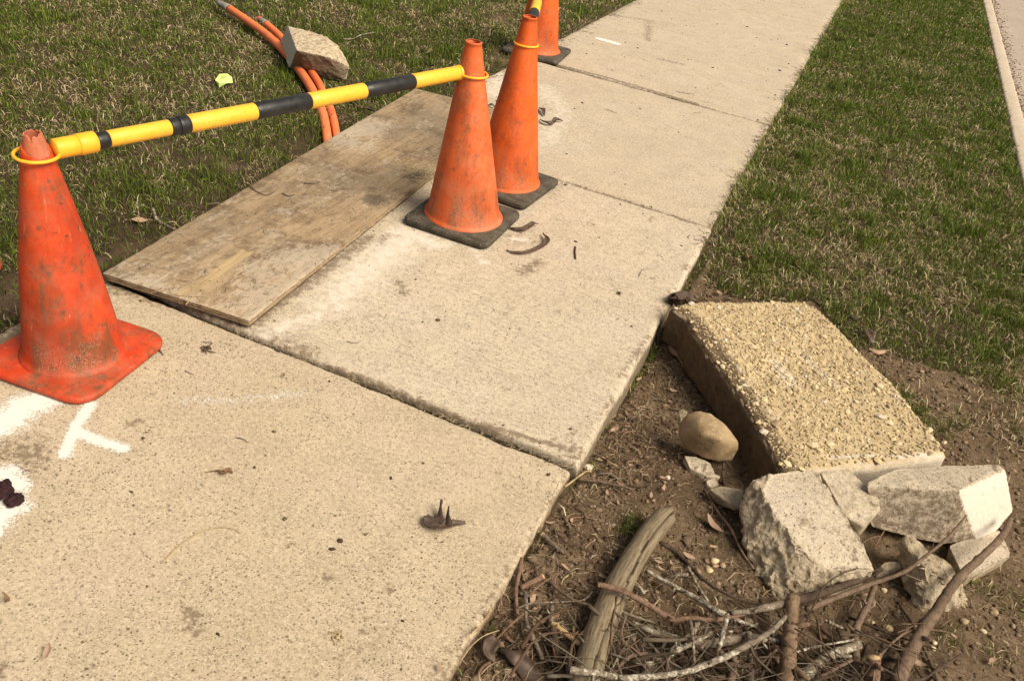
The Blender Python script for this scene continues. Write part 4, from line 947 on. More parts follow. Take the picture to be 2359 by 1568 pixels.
jagB = lambda A_: HL - .004 + np.interp(A_ % 6.283, np.linspace(0, 6.283, 26), np.random.default_rng(11).normal(0, .0020, 26)) - .012 * np.exp(-((A_ - 5.35) / .16) ** 2) - .008 * np.exp(-((A_ - 4.0) / .2) ** 2)
traffic_cone('big red orange cone with a broken ragged tip and red base, at the left edge', bL, HL, lL, .176, .136, .122, .0225, 'cone_red', 'cone_red', .10, .062, .024, .014, (jagA, jagB, HL + .012), cvx=.0075)
b2, H2, l2 = cone_at((1069, 492), (1091, 98), .008)
traffic_cone('dirty orange cone on a black base against the plywood, holding the long bar', b2, H2, l2, .180, .156, .140, .029, 'cone_orange', 'rubber', .02, .035, .030, .02, z0=.006)
b3, H3, l3 = cone_at((1166, 412), (1221, 42), .006)
traffic_cone('bright orange cone on a black base directly behind the dirty orange cone', b3, H3, l3, .182, .150, .138, .029, 'cone_bright', 'rubber', -.06, .026, .030, .016, z0=.006)
b4, H4, l4 = cone_at((1238, 112), (1262, -195))
traffic_cone('farthest orange cone with a cracked white band, half on the grass', b4, H4, (l4[0] * .4, l4[1] * .4), .190, .152, .135, .029, 'cone_bright', 'rubber', .10, .03, .03, .018, band=(.365, .53))
# sliver of another red cone just inside the left edge
e5 = at(-2, 742, .012); traffic_cone('red cone on the grass, only a sliver of its base showing at the left edge', (e5[0] - .338, e5[1] + .02, 0), .70, (0, 0), .180, .145, .122, .03, 'cone_red', 'cone_red', .5, .07, .022, .03, z0=g1(e5[0] - .17, e5[1]) + .01)

# ------------------------------------------------------------------ striped bars
def ring_mesh(c, r, th, nrm=(0, 0, 1), ell=1.):
    n = Vector(nrm).normalized(); u = n.orthogonal().normalized(); v = n.cross(u)
    P = [np.array(c) + np.array(u) * r * math.cos(t) + np.array(v) * r * ell * math.sin(t) for t in np.linspace(0, 2 * math.pi, 49)]
    V, F, _ = tube(P, th, 10, cap=False); return V, F
def cone_axis(b, H, l, z, z0=0.): return np.array([b[0] + l[0] * z / H, b[1] + l[1] * z / H, z0 + z])
def bar(label, A, B, spans, rdefault, ringA=None, ringB=None):
    root = empty('barrier_bar', tuple(A), label, 'barrier bar', 'striped bars hooked between the cones')
    A, B = np.array(A), np.array(B)
    for (t0, t1, r, mt, kind) in spans:
        n = 4; P = [A + (B - A) * t for t in np.linspace(t0, t1, n)]
        T = (B - A) / np.linalg.norm(B - A); e_ = .0016
        pts = [P[0] - T * 0, P[0] + T * e_] + P[1:-1] + [P[-1] - T * e_, P[-1]]; rad = [r - .0014, r] + [r] * (n - 2) + [r, r - .0014]
        V, F, _ = tube(pts, rad, 32); obj(kind, V, F, M[mt], parent=root)
    for rg in (ringA, ringB):
        if rg: V, F = ring_mesh(*rg); obj('loop', V, F, M['amber'], parent=root)
    return root
def zring(b, H, l, rb, rt, thick, rwant, z0): return thick + .028 + (H - thick - .028) * (rb - rwant) / (rb - rt)
# long bar: its loops sit where the picture shows them
def ax_at(b, H, l, py, z0=0.):
    lo_, hi_ = .1, 1.2
    for _ in range(50):
        m = (lo_ + hi_) / 2; q = R.T @ (cone_axis(b, H, l, m, z0) - [0, 0, CAMH])
        if CY - FPX * q[1] / -q[2] > py: lo_ = m
        else: hi_ = m
    return lo_
zA = ax_at(bL, HL, lL, 355); cA = cone_axis(bL, HL, lL, zA)
zB = ax_at(b2, H2, l2, 169, .006); cB = cone_axis(b2, H2, l2, zB, .006)
pA = at(124, 344, cA[2] + .006); pB = at(1077, 164, cB[2] + .002)
def tt(px):   # where along the bar a sheet column falls
    best = min(np.linspace(0, 1, 2001), key=lambda t: abs((lambda q: CX + FPX * q[0] / -q[2])(R.T @ (pA + (pB - pA) * t - [0, 0, CAMH])) - px)); return best
sp = []
for x0, x1, r, mt, kd in [(124, 177, .0245, 'amber', 'end_cap'), (177, 219, .0262, 'amber', 'end_collar'), (219, 249, .0205, 'black', 'black_band'), (249, 390, .0208, 'yellow', 'yellow_section'), (390, 409, .0232, 'black', 'coupling'), (409, 433, .0248, 'black', 'coupling'), (433, 586, .0240, 'yellow', 'yellow_section'),
                          (586, 711, .0238, 'black', 'black_section'), (711, 838, .0242, 'yellow', 'yellow_section'), (838, 950, .0238, 'black', 'black_section'), (950, 1053, .0242, 'yellow', 'yellow_section'), (1053, 1077, .0262, 'yellow', 'end_cap')]:
    sp.append((tt(x0), tt(x1), r, mt, kd))
bar('long yellow and black striped bar hooked between the red cone and the dirty orange cone', pA, pB, sp, .02, (cA + [0, 0, 0], .0485, .0042, (.02, 0, 1)), (cB + [.004, 0, 0], .053, .0042, (0, 0, 1)))
zC = ax_at(b3, H3, l3, 101, .006); cC = cone_axis(b3, H3, l3, zC, .006); cD = cone_axis(b4, H4, (l4[0] * .4, l4[1] * .4), zC)
dv = (cD - cC) / np.linalg.norm(cD - cC); pC = cC + dv * .066; pD = cD - dv * .066
bar('foreshortened yellow and black striped bar from the bright orange cone to the farthest cone', pC, pD, [(0, .03, .026, 'amber', 'end_cap'), (.03, .10, .024, 'yellow', 'yellow_section'), (.10, .235, .0235, 'black', 'black_section'), (.235, .345, .024, 'yellow', 'yellow_section'), (.345, .46, .0235, 'black', 'black_section'), (.46, .53, .024, 'yellow', 'yellow_section'), (.53, .60, .0235, 'black', 'black_section'), (.60, .76, .024, 'yellow', 'yellow_section'), (.76, .92, .0235, 'black', 'black_section'), (.92, 1., .026, 'amber', 'end_cap')], .02,
    (cC, .048, .0042, (0, 0, 1)), (cD, .048, .0042, (0, 0, 1)))

# ------------------------------------------------------------------ conduits in the lawn
def conduit(label, pts, r, tape, red):
    P = spline([at(*q[:2], q[2]) for q in pts], 60); root = empty('conduit_pipe', tuple(P[0]), label, 'conduit pipe', 'orange conduits')
    k = tape; V, F, _ = tube(P[k:], r, 20); obj('pipe', V, F, M['conduit'], parent=root)
    V, F, _ = tube(P[:k + 1], np.linspace(r * .72, r * 1.10, k + 1), 20, noise=.1, nscale=30); o = obj('taped_end', V, F, M['conduit_tape'], parent=root); o['label'] = 'grey taped end'
    if red: V, F, _ = tube([P[0] - (P[1] - P[0]) * .5, P[0], P[0] + (P[1] - P[0]) * .8], [r * .6, r * .85, r * .9], 16); o = obj('red_cap', V, F, M['red_tape'], parent=root)
    return root
conduit('longer orange conduit with a grey taped end, passing under the lone concrete block', [(502, 6, .05), (531, 22, .045), (574, 51, .04), (615, 81, .035), (650, 114, .03), (685, 156, .03), (715, 200, .03), (742, 258, .0), (752, 305, -.03), (756, 340, -.08)], .0225, 6, False)
conduit('shorter orange conduit with a red tipped grey end, right beside the longer one', [(597, 43, .05), (622, 62, .045), (650, 88, .04), (692, 134, .03), (727, 180, .03), (744, 212, .025), (763, 256, .0), (773, 298, -.03), (777, 335, -.08)], .0190, 5, True)

# fluorescent note
nv = [z1(1372, 512), z1(1400, 472), z1(1450, 470), z1(1478, 492), z1(1485, 528), z1(1440, 532), z1(1395, 528)]
zz = [.03, .032, .035, .032, .02, .026, .032]; V = [at(*q, z_) for q, z_ in zip(nv, zz)]; c = np.mean(V, 0) + [0, 0, .004]
note = obj('paper_note', np.vstack([V, c, np.array(V) - [0, 0, .0006], c - [0, 0, .0006]]), [[i, (i + 1) % 7, 7] for i in range(7)] + [[8 + (i + 1) % 7, 8 + i, 15] for i in range(7)] + [[i, 8 + i, 8 + (i + 1) % 7, (i + 1) % 7] for i in range(7)], M['note'], smooth=False)
tag(note, 'small crumpled fluorescent yellow green paper note lying on the left lawn', 'paper note')
W = [at(*z1(*q), z_) for q, z_ in [((1372, 514), .034), ((1395, 528), .037), ((1442, 533), .032), ((1398, 560), .010)]]
obj('folded_flap', W + [w_ - [0, 0, .0006] for w_ in W], [[0, 1, 2, 3], [7, 6, 5, 4], [0, 4, 5, 1], [1, 5, 6, 2], [2, 6, 7, 3], [3, 7, 4, 0]], M['note'], parent=note, smooth=False)
V = []; F = []
for ln, (x0, x1, yy) in enumerate([(1408, 1446, 484), (1412, 1450, 492), (1404, 1440, 500)]):
    for sgm in np.arange(x0, x1, 9):
        w_ = [at(*z1(*q), .0375) for q in [(sgm, yy), (sgm + 6, yy - 1), (sgm + 6, yy + 1.5), (sgm, yy + 2.5)]]; b = len(V); V += w_; F.append([b, b + 1, b + 2, b + 3])
obj('scribbled_lines', V, F, M['note_ink'], parent=note, smooth=False)

# ------------------------------------------------------------------ plywood
PN, PLf, PFL = at(574, 737, .045), at(236, 628, .045), at(957, 203, .035)
PFR = PN + (PFL - PLf) * 1.0; PFR[0] += .02
print('ply', PN, PLf, PFL, PFR)
ply = empty('plywood_sheet', tuple((PN + PLf) / 2 - [0, 0, .03]), 'weathered narrow plywood sheet bridging the hole at the left side of the walk', 'plywood sheet')
def plate(name, z_off, th, mat, shrink, seed, top=False):
    n1, n2 = (70, 260); U = np.concatenate([[0, .004, .01], np.linspace(.02, .98, n1), [.99, .996, 1]]); W_ = np.concatenate([[0, .001, .003], np.linspace(.006, .994, n2), [.997, .999, 1]])
    if not top: U = np.linspace(0, 1, 24); W_ = np.linspace(0, 1, 200)
    u, v = np.meshgrid(U, W_, indexing='ij'); sh_ = shrink; u = sh_ + u * (1 - 2 * sh_) if not top else u; uu = u[..., None]; vv = v[..., None]
    P = PLf * (1 - uu) * (1 - vv) + PN * uu * (1 - vv) + PFL * (1 - uu) * vv + PFR * uu * vv; P = P.reshape(-1, 3); p = P3(P[:, 0], P[:, 1])
    ez = .003 * fbm(p, 1.5, 2, 6) + .006 * (v.ravel() - .5) ** 2 * 4 * (u.ravel() < .3) * 0
    e_ = np.minimum(u, 1 - u).ravel() * .47; e2 = np.minimum(v, 1 - v).ravel() * 2.3; edge_ = np.minimum(e_, e2)
    P[:, 2] += ez + z_off + (-.0016 * sst(.006, 0, edge_) + .0004 * fbm(p, 60, 2, 8) if top else 0)
    jit = (.0030 * fbm(p, 35, 4, seed, .6) * sst(.01, 0, edge_)); P[:, 0] += jit; P[:, 1] += jit * np.where(e2 < .01, 1, 0)
    Pb = P.copy(); Pb[:, 2] -= th; a1, a2 = len(U), len(W_); F = grid_faces(a1, a2); idx = np.arange(a1 * a2).reshape(a1, a2)
    ring = np.concatenate([idx[:, 0], idx[-1, 1:], idx[-2::-1, -1], idx[0, -2:0:-1]]); rn = np.roll(ring, -1); n = a1 * a2
    Fs = np.stack([rn, ring, n + ring, n + rn], 1); V = np.vstack([P, Pb]); Fb = F[:, ::-1] + n
    x, y = V[:, 0], V[:, 1]
    dt = strokes(x, y, [(S(z2, (300, 1340)), .10, .9), (S(z2, (560, 1150), (640, 1180)), .12, .6), (S(z4, (700, 340), (1500, 610)), .03, .25), (S(z2, (200, 980)), .06, .5), (S(zm, (0, 120), (300, 100)), .08, .35), (S(z2, (120, 820), (300, 880)), .03, .5)]) if top else np.zeros(len(V))
    tn = strokes(x, y, [(S(z4, (1180, 490), (1400, 350), (1520, 250), (1570, 215)), .040, .9), (S(z4, (1420, 430), (1600, 300)), .02, .4), (S(z2, (0, 1180), (250, 1090)), .03, .35)]) if top else np.zeros(len(V))
    du = strokes(x, y, [(S(z4, (1600, 560), (1750, 400), (2000, 250)), .16, .8), (S(z1, (2200, 900), (2352, 860)), .15, .9), (S(z2, (60, 900), (200, 1000)), .12, .8), (S(z4, (900, 400), (1200, 500)), .06, .7), (S(z2, (640, 570), (760, 600)), .1, .8)]) if top else np.zeros(len(V))
    obj(name, V, np.vstack([F, Fb, Fs]), M[mat], parent=ply, attrs={'dirt': dt, 'torn': tn, 'dust_or_lit': du}, smooth=False)
plate('face_veneer', 0, .004, 'ply_face', 0, 5, True)
for k in range(5):
    plate('ply', -.0041 - k * .0042, .0038, ['ply_b', 'ply_a', 'ply_b', 'ply_a', 'ply_b'][k], [.004, .0, .006, .001, .004][k] + (.003 if k == 2 else 0), 20 + k)

def on_ply(px, py): return at(px, py, .0475)
# frayed splinters
def curve_obj(name, label, cat, pts, r, mat, parent=None, group=None, sides=7, n=16, taper=.4, noise=.15, kind=None):
    P = spline(pts, n); V, F, _ = tube(P, np.linspace(r, r * taper, n), sides, noise=noise, seed=len(label or 'a'), nscale=90)
    o = obj(name, V, F, M[mat], parent=parent)
    if parent is None: tag(o, label, cat, group)
    return o
for pts, lb in [([(1130, 420), (1230, 425), (1335, 432)], 'straight straw lying across the torn patch near the front edge of the plywood'), ([(1340, 325), (1400, 300), (1455, 262)], 'pale splinter at the upper end of the torn patch on the plywood'), ([(1185, 480), (1240, 420), (1290, 380)], 'pale splinter at the front edge of the plywood'), ([(1080, 180), (1140, 162)], 'short straw on the left half of the plywood'), ([(1390, 330), (1470, 250)], 'long splinter beside the torn patch on the plywood'), ([(1560, 120), (1600, 140)], 'short dark straw in the middle of the plywood')]:
    curve_obj('straw', lb, 'straw', [on_ply(*z4(*q)) for q in pts], .0016, 'straw', group='straws on the plywood')
n = 420; u = rng.random(n); v = rng.random(n) ** 1.3; Q = PLf[None] * ((1 - u) * (1 - v))[:, None] + PN[None] * (u * (1 - v))[:, None] + PFL[None] * ((1 - u) * v)[:, None] + PFR[None] * (u * v)[:, None]
strands('plywood_litter', 'bits of straw and dark scraps strewn on the plywood', Q[:, 0], Q[:, 1], Q[:, 2] + .003, rng.uniform(.006, .045, n), rng.uniform(.0008, .002, n), mixcol(n, [(.42, .33, .2), (.07, .05, .035), (.1, .07, .045), (.5, .42, .28)]), 'plant litter', 1.)
for pts, lb in [([(1585, 1180), (1640, 1222), (1700, 1245), (1750, 1222)], 'dark curved sliver lifted off the left half of the plywood'), ([(1800, 1232), (1840, 1250), (1880, 1240)], 'small dark sliver in the left half of the plywood'), ([(1940, 1168), (1990, 1170), (2035, 1165)], 'short black sliver in the middle of the plywood')]:
    curve_obj('splinter', lb, 'splinter', [on_ply(*z1(*q)) for q in pts], .0022, 'bark_dark', group='dark slivers on the plywood')
# tangle of dry grass by the dirty orange cone
P0 = on_ply(*z2(590, 1130)); n = 130; ang = rng.uniform(0, 6.28, n); rr = np.abs(rng.normal(0, .045, n))
st = strands('dry_grass_tangle', '', P0[0] + rr * np.cos(ang) * 1.5 - .02, P0[1] + rr * np.sin(ang), np.full(n, .048) + rng.uniform(0, .016, n), rng.uniform(.03, .11, n), rng.uniform(.0012, .0024, n), mixcol(n, [(.30, .24, .13), (.20, .16, .09), (.09, .07, .045), (.40, .33, .2)]), 'dry grass', 2.6, 6, arch=.08)
tag(st, 'tangle of dry grass on the plywood against the dirty orange cone', 'dry grass')

# ------------------------------------------------------------------ log, branches, twigs
def zl(x, y): return (1019.1 + x * .29005, 1113.4 + y * .29005)
LG = spline([at(*zl(*q), z_) for q, z_ in [((1765, 262), .012), ((1630, 425), .004), ((1494, 640), .0), ((1380, 850), .002), ((1310, 1010), .006), ((1240, 1200), .010), ((1180, 1400), .012), ((1125, 1620), .012), ((1060, 1880), .008)]], 130)
lr = np.interp(np.linspace(0, 1, 130), [0, .3, .48, .52, .6, 1], [.0270, .0305, .0315, .0335, .0310, .034]) * (1 + .03 * np.sin(np.linspace(0, 22, 130)))
V, F, (A_, D_g) = tube(LG, lr, 48, noise=.05, nscale=26, seed=5)
nl = 130; core = V[:nl * 48].reshape(nl, 48, 3); ang = np.tile(A_, (nl, 1)); tl = np.tile(np.linspace(0, 1, nl)[:, None], (1, 48))
viewdir = np.array([0, 0, CAMH]) - LG; viewdir /= np.linalg.norm(viewdir, axis=1, keepdims=True)
Dn = D_g; rightv = np.cross(np.gradient(LG, axis=0), viewdir); rightv /= np.linalg.norm(rightv, axis=1, keepdims=True)
upv = np.array([0, 0, 1.]); sidev = np.cross(np.gradient(LG, axis=0), upv); sidev /= np.linalg.norm(sidev, axis=1, keepdims=True)
phi = np.arctan2((Dn * upv).sum(-1), -(Dn * sidev[:, None]).sum(-1))         # 0 = right-hand flank, pi/2 = top
target_phi = (.95 + .14 * np.sin(tl * 9) + .05 * np.sin(tl * 41) + .22 * (tl > .49)); dphi = np.abs(phi - target_phi)
wcr = .07 * (.45 + .55 * np.abs(np.sin(tl * 5 + .6))) + .035
crk = np.clip(1 - dphi / wcr, 0, 1); core -= Dn * (crk * .008)[..., None]
T0 = LG[0] - LG[1]; T0 /= np.linalg.norm(T0); core[0] += T0 * (.012 * vn(core[0], 70, 3) + .012)[:, None]; core[1] += T0 * (.008 * vn(core[0], 70, 3) + .006)[:, None]; core += Dn * (.0012 * fbm(core.reshape(-1, 3), 60, 4, 5, .7)).reshape(nl, 48)[..., None]
V[:nl * 48] = core.reshape(-1, 3); cr = np.concatenate([(crk > .15).ravel() * 1., [0, 0]])
al_ = np.concatenate([tl.ravel(), [0, 1]]); an_ = np.concatenate([(phi / 6.283).ravel(), [0, 0]])
log = obj('log', V, F, M['log'], attrs={'crack': cr, 'along': al_, 'ang': an_}); tag(log, 'thick barkless weathered grey log with a long crack, lying among the twigs', 'log')

def stick(label, fn, pts, w0, w1, mat, z=0., cut=None, seed=0, name=None, group='branches and twigs of the brush pile', sides=9, noise=.16, forks=()):
    """pts in picture units (x, y[, height above soil]); widths in the same units"""
    P = []; k = .29005 if fn is zl else .36113
    for i, q in enumerate(pts):
        zz = q[2] if len(q) > 2 else z; P.append(hit(*fn(q[0], q[1]), zz))
    P = np.array(P); d = np.linalg.norm(P.mean(0) - [0, 0, CAMH]); r0, r1 = w0 * k * d / FPX / 1.8, w1 * k * d / FPX / 1.8
    P[:, 2] += (r0 + r1) / 2 * .8
    n = max(14, int(len(pts) * 7)); C_ = spline(P, n); rs = random.Random(seed + int(pts[0][0]))
    jit = np.array([[rs.gauss(0, 1) for _ in range(3)] for _ in range(n)]) * min(r0, r1) * (.16 if max(w0, w1) < 28 else .08); C_ = C_ + jit * np.sin(np.linspace(0, math.pi, n))[:, None]
    rad = np.linspace(r0, r1, n) * (1 + (.09 if max(w0, w1) < 28 else .02) * np.array([rs.gauss(0, 1) for _ in range(n)]))
    for _ in range(rs.randint(1, 3)): rad[rs.randint(1, n - 2)] *= (1.3 if max(w0, w1) < 28 else 1.08)
    V, F, _ = tube(C_, rad, sides, noise=noise * (1 if max(w0, w1) < 28 else .6), seed=seed, nscale=70); parts = [(V, F)]
    big = max(w0, w1) * k > 8
    for t, ln in [(rs.uniform(.15, .9), rs.uniform(2, 4)) for _ in range(rs.randint(1, 3))]:     # knots and snapped side spurs
        i = int(t * (n - 1)); dr = Vector((rs.gauss(0, 1), rs.gauss(0, 1), abs(rs.gauss(0, .6)))).normalized(); p0 = C_[i]
        v, f, _ = tube([p0, p0 + np.array(dr) * rad[i] * ln], [rad[i] * .55, rad[i] * .3], 6); parts.append((v, f))
    V, F = merge(parts); nm = name or ('branch' if big else 'twig')
    o = obj(nm, V, F, M[mat]); tag(o, label, nm, group)
    if cut is not None:
        T = C_[1] - C_[0]; T /= np.linalg.norm(T); v, f, _ = tube([C_[0] - T * r0 * .12, C_[0] + T * r0 * .5], r0 * .97, 12); c_ = obj('cut_end', v, f, M[cut], parent=o)
    for kf, (fp, fw0, fw1) in enumerate(forks):
        Q = np.array([hit(*fn(q[0], q[1]), q[2] if len(q) > 2 else z) for q in fp]); v, f, _ = tube(spline(Q, 16), np.linspace(fw0, fw1, 16) * k * d / FPX / 2, 7, noise=.15, nscale=80)
        obj('side_shoot', v, f, M[mat], parent=o)
    return o
st = stick
st('thick smooth brown branch rising from the bottom edge past the right of the rubble', z5, [(2255, 548, .09), (2200, 660, .10), (2060, 800, .10), (1920, 930, .10), (1830, 1060, .08), (1765, 1160, .06), (1700, 1250, .05), (1640, 1360, .04), (1590, 1450, .03), (1530, 1590, .02)], 30, 72, 'bark_brown', seed=1, sides=12,
   forks=[([(1700, 1240, .05), (1590, 1262, .05), (1480, 1350, .04), (1400, 1430, .02)], 18, 8), ([(1710, 1240, .05), (1780, 1240, .04), (1900, 1262, .03)], 14, 6), ([(1760, 1130, .06), (1640, 1215, .05), (1540, 1260, .04)], 12, 6)])
st('long thin brown branch reaching up in front of the long concrete block', z5, [(1980, 518, .13), (1870, 650, .12), (1740, 760, .11), (1600, 868, .09), (1450, 928, .07), (1350, 962, .06), (1150, 1040, .05), (960, 1118, .05)], 12, 30, 'bark_brown', seed=2, forks=[([(1590, 888, .09), (1640, 905, .09), (1700, 930, .08)], 10, 7)])
st('dark thick branch running under the front edge of the squarish chunk', z5, [(1430, 865, .05), (1300, 930, .05), (1150, 985, .05), (1020, 1030, .05), (880, 1068, .05)], 30, 48, 'bark_dark', seed=3)
st('grey branch carrying on leftwards from the stump like upright branch', z5, [(880, 1070, .06), (700, 1108, .06), (600, 1130, .06), (480, 1142, .06)], 46, 24, 'bark_grey', seed=4, cut='wood_pale')
st('reddish branch crossing over the log, its snapped pale tip on the left', zl, [(1235, 812, .085), (1420, 862, .085), (1590, 950, .07), (1740, 1045, .06), (1830, 1092, .055)], 38, 44, 'bark_red', seed=5, cut='wood_pale')
st('red brown branch continuing from the one crossing the log', zl, [(1820, 1095, .055), (1980, 1075, .06), (2110, 1090, .06), (2260, 1075, .055), (2400, 1040, .055)], 34, 26, 'bark_red', seed=6)
st('stout upright orange brown branch standing in the middle of the brush pile', z5, [(868, 1050, .07), (855, 1150, .06), (848, 1270, .05), (838, 1400, .04), (830, 1520, .03), (815, 1620, .03)], 70, 88, 'bark_stump', seed=7, sides=12, noise=.22)
st('very thin arching dark twig in front of the squarish chunk', z5, [(1290, 850, .09), (1180, 888, .10), (1080, 960, .09), (1020, 1060, .08), (960, 1200, .06), (920, 1310, .04)], 7, 10, 'bark_dark', seed=8)
st('lichen whitened branch slanting down from the log to the middle of the pile', z5, [(-60, 872, .02), (130, 980, .03), (250, 1042, .04), (360, 1110, .05), (440, 1155, .05)], 24, 34, 'bark_lichen', seed=9)
st('short lichen covered continuation right of the pile fork', z5, [(470, 1160, .05), (560, 1200, .04), (640, 1225, .03)], 26, 14, 'bark_lichen', seed=10)
st('dark bent branch from the top end of the log towards the squarish chunk', z5, [(30, 690, -.0), (120, 745, .0), (210, 830, .01), (290, 915, .02), (400, 990, .03), (560, 1062, .03), (700, 1088, .03)], 26, 14, 'bark_dark', seed=11)
st('lichen spotted fork hanging down beside the dark bent branch', z5, [(205, 840, .02), (250, 930, .02), (290, 1000, .02), (335, 1065, .02)], 18, 14, 'bark_lichen', seed=12)
st('white crusted branch along the bottom edge to the right of the log', z5, [(-220, 1560, .07), (0, 1545, .07), (200, 1512, .07), (400, 1440, .07), (520, 1385, .07)], 34, 34, 'bark_lichen', seed=13)
st('grey branch rising right from the white crusted one', z5, [(500, 1390, .07), (640, 1315, .075), (740, 1250, .08), (825, 1165, .08)], 34, 26, 'bark_grey', seed=14)
st('knobbly lichen branch lying across the bottom of the log', zl, [(1010, 1490, .085), (1120, 1505, .085), (1260, 1520, .08), (1400, 1552, .075), (1550, 1570, .07)], 50, 36, 'bark_lichen', seed=15, cut='bark_dark', noise=.3)
st('grey lichen twig from lower left of the pile up to the fork', z5, [(-80, 1480, .05), (60, 1420, .05), (200, 1350, .055), (360, 1262, .06)], 30, 20, 'bark_lichen', seed=16)
st('thick mottled branch lying level in the middle of the pile', z5, [(-60, 1240, .02), (60, 1300, .03), (180, 1335, .03), (300, 1345, .035), (430, 1330, .04), (600, 1292, .04)], 46, 52, 'bark_grey', seed=17, sides=12)
st('mottled continuation of the level branch left of the upright one', z5, [(600, 1295, .03), (700, 1312, .03), (830, 1335, .03)], 40, 36, 'bark_lichen', seed=18)
st('short grey prong rising from the level branch to the fork', z5, [(455, 1150, .08), (435, 1240, .08), (408, 1340, .07), (396, 1425, .06)], 26, 24, 'bark_lichen', seed=19)
st('thin upright grey twig left of the fork', z5, [(218, 1185, .08), (235, 1290, .08), (246, 1450, .07)], 20, 14, 'bark_grey', seed=20)
st('slanted grey brown branch below the small concrete chip', z5, [(1392, 970, .03), (1345, 1100, .03), (1285, 1210, .03), (1262, 1300, .03), (1268, 1430, .02), (1262, 1580, .01)], 30, 46, 'bark_brown', seed=21)
st('slim lichen twig right of the upright branch', z5, [(890, 1385, .06), (1050, 1345, .06), (1260, 1308, .05)], 12, 12, 'bark_lichen', seed=22)
st('fat lichen covered branch in the lower middle of the pile', z5, [(900, 1590, .03), (1040, 1460, .035), (1150, 1400, .035), (1290, 1350, .03)], 58, 44, 'bark_lichen', seed=23, sides=12)
st('thin brown stick with a pale cut tip at the bottom of the pile', z5, [(1245, 1440, .06), (1120, 1505, .06), (985, 1590, .05)], 18, 18, 'bark_brown', seed=24, cut='wood_pale')
st('short upright stub with split orange wood at the bottom edge', z5, [(1376, 1436, .07), (1374, 1500, .05), (1368, 1600, .02)], 66, 72, 'bark_red', seed=25, cut='wood_pale', sides=12)
st('reddish stick lying left of the squarish chunk', z5, [(312, 352, .0), (400, 498, .01), (478, 598, .015), (552, 750, .015), (622, 852, .02)], 12, 14, 'bark_red', seed=26)
st('tiny dark twig under the little concrete wedge', z5, [(460, 532, .01), (552, 482, .02)], 8, 6, 'bark_dark', seed=27)
st('thin reddish twig in the gap between the chunks', z5, [(1462, 605, .03), (1405, 700, .02), (1360, 775, .0)], 7, 8, 'bark_red', seed=28)
st('small dark stick standing by the pale flakes', z5, [(432, 185, .03), (430, 260, .02), (436, 325, .0)], 16, 18, 'bark_dark', seed=29)
st('small dark stick pointing at the overturned slab', z5, [(445, 278, .0), (570, 235, .01)], 10, 12, 'bark_dark', seed=30)
st('forked twig along the bottom edge right of the thick branch', z5, [(1430, 1580, .01), (1560, 1556, .02), (1690, 1562, .02), (1790, 1500, .02), (1870, 1450, .02), (1950, 1402, .02)], 14, 12, 'bark_dark', seed=31)
st('little lichen twig above the fat lichen branch', z5, [(1080, 1185, .04), (1150, 1215, .04), (1220, 1242, .03)], 18, 10, 'bark_lichen', seed=32)
st('orange brown stick leaning on the edge of the near slab', zl, [(628, 600, .02), (612, 700, .015), (582, 850, .012), (590, 990, .012), (598, 1078, .015)], 30, 24, 'bark_red', seed=33)
st('reddish stick below the one leaning on the slab edge', zl, [(642, 1035, .03), (540, 1125, .02), (432, 1232, .01)], 20, 14, 'bark_red', seed=34)
st('grey crooked stick parallel to the slab edge', zl, [(655, 870, .01), (665, 980, .02), (660, 1080, .02), (700, 1190, .02), (755, 1310, .01), (790, 1400, .01)], 26, 30, 'bark_grey', seed=35)
st('stubby pinkish stick with a snapped white end near the slab', zl, [(792, 750, .01), (720, 790, .01), (620, 838, .008)], 48, 36, 'bark_red', seed=36, cut='wood_pale')
st('brown twig reaching the left side of the log', zl, [(850, 780, .01), (960, 880, .02), (1080, 945, .02), (1200, 975, .02)], 20, 22, 'bark_brown', seed=37)
st('brown twig coming out of the right side of the log', zl, [(1400, 1010, .04), (1540, 1065, .04), (1675, 1102, .035)], 20, 14, 'bark_grey', seed=38)
st('wiry pale twig between stick and log', zl, [(600, 990, .02), (700, 955, .03), (860, 945, .025), (960, 940, .02), (1120, 925, .02), (1190, 860, .02)], 14, 10, 'bark_grey', seed=39)
st('thin reddish twig above the stubby pinkish stick', zl, [(912, 710, .02), (760, 820, .025), (690, 900, .03)], 10, 12, 'bark_red', seed=40)
st('split orange stick pointing at the log', zl, [(868, 1120, .02), (980, 1200, .03), (1095, 1290, .035)], 40, 34, 'wood_pale', seed=41, noise=.35)
st('dark upright stick below the split orange one', zl, [(875, 1160, .02), (895, 1290, .02), (920, 1420, .015), (950, 1600, .01)], 52, 40, 'bark_dark', seed=42)
st('mottled short stick left of the foot of the log', zl, [(1020, 1345, .02), (1005, 1430, .02), (995, 1560, .01)], 42, 40, 'bark_grey', seed=43)
st('pale short stick standing above the split orange one', zl, [(866, 980, .01), (862, 1050, .01), (858, 1110, .015)], 34, 36, 'bark_grey', seed=44)
st('thin twig with a bend near the corner of the near slab', zb, [(1600, 285, .01), (1740, 300, .015), (1850, 325, .01), (1925, 342, .01)], 16, 9, 'bark_brown', seed=45)
st('broken whitish root piece close to the slab edge', zl, [(790, 415, .01), (860, 480, .012), (960, 560, .01)], 40, 26, 'bark_grey', seed=46, cut='wood_pale')
st('short brown stick above the whitish root piece', zl, [(965, 270, .005), (1015, 365, .005)], 26, 20, 'bark_brown', seed=47)
st('long dark rootlet right of the whitish root piece', zl, [(880, 370, .005), (980, 470, .01), (1090, 500, .01), (1200, 560, .005)], 10, 10, 'bark_dark', seed=48)
st('grey lichen stub right of the log', zl, [(1525, 795, .01), (1570, 840, .015), (1600, 880, .01)], 30, 22, 'bark_lichen', seed=49)
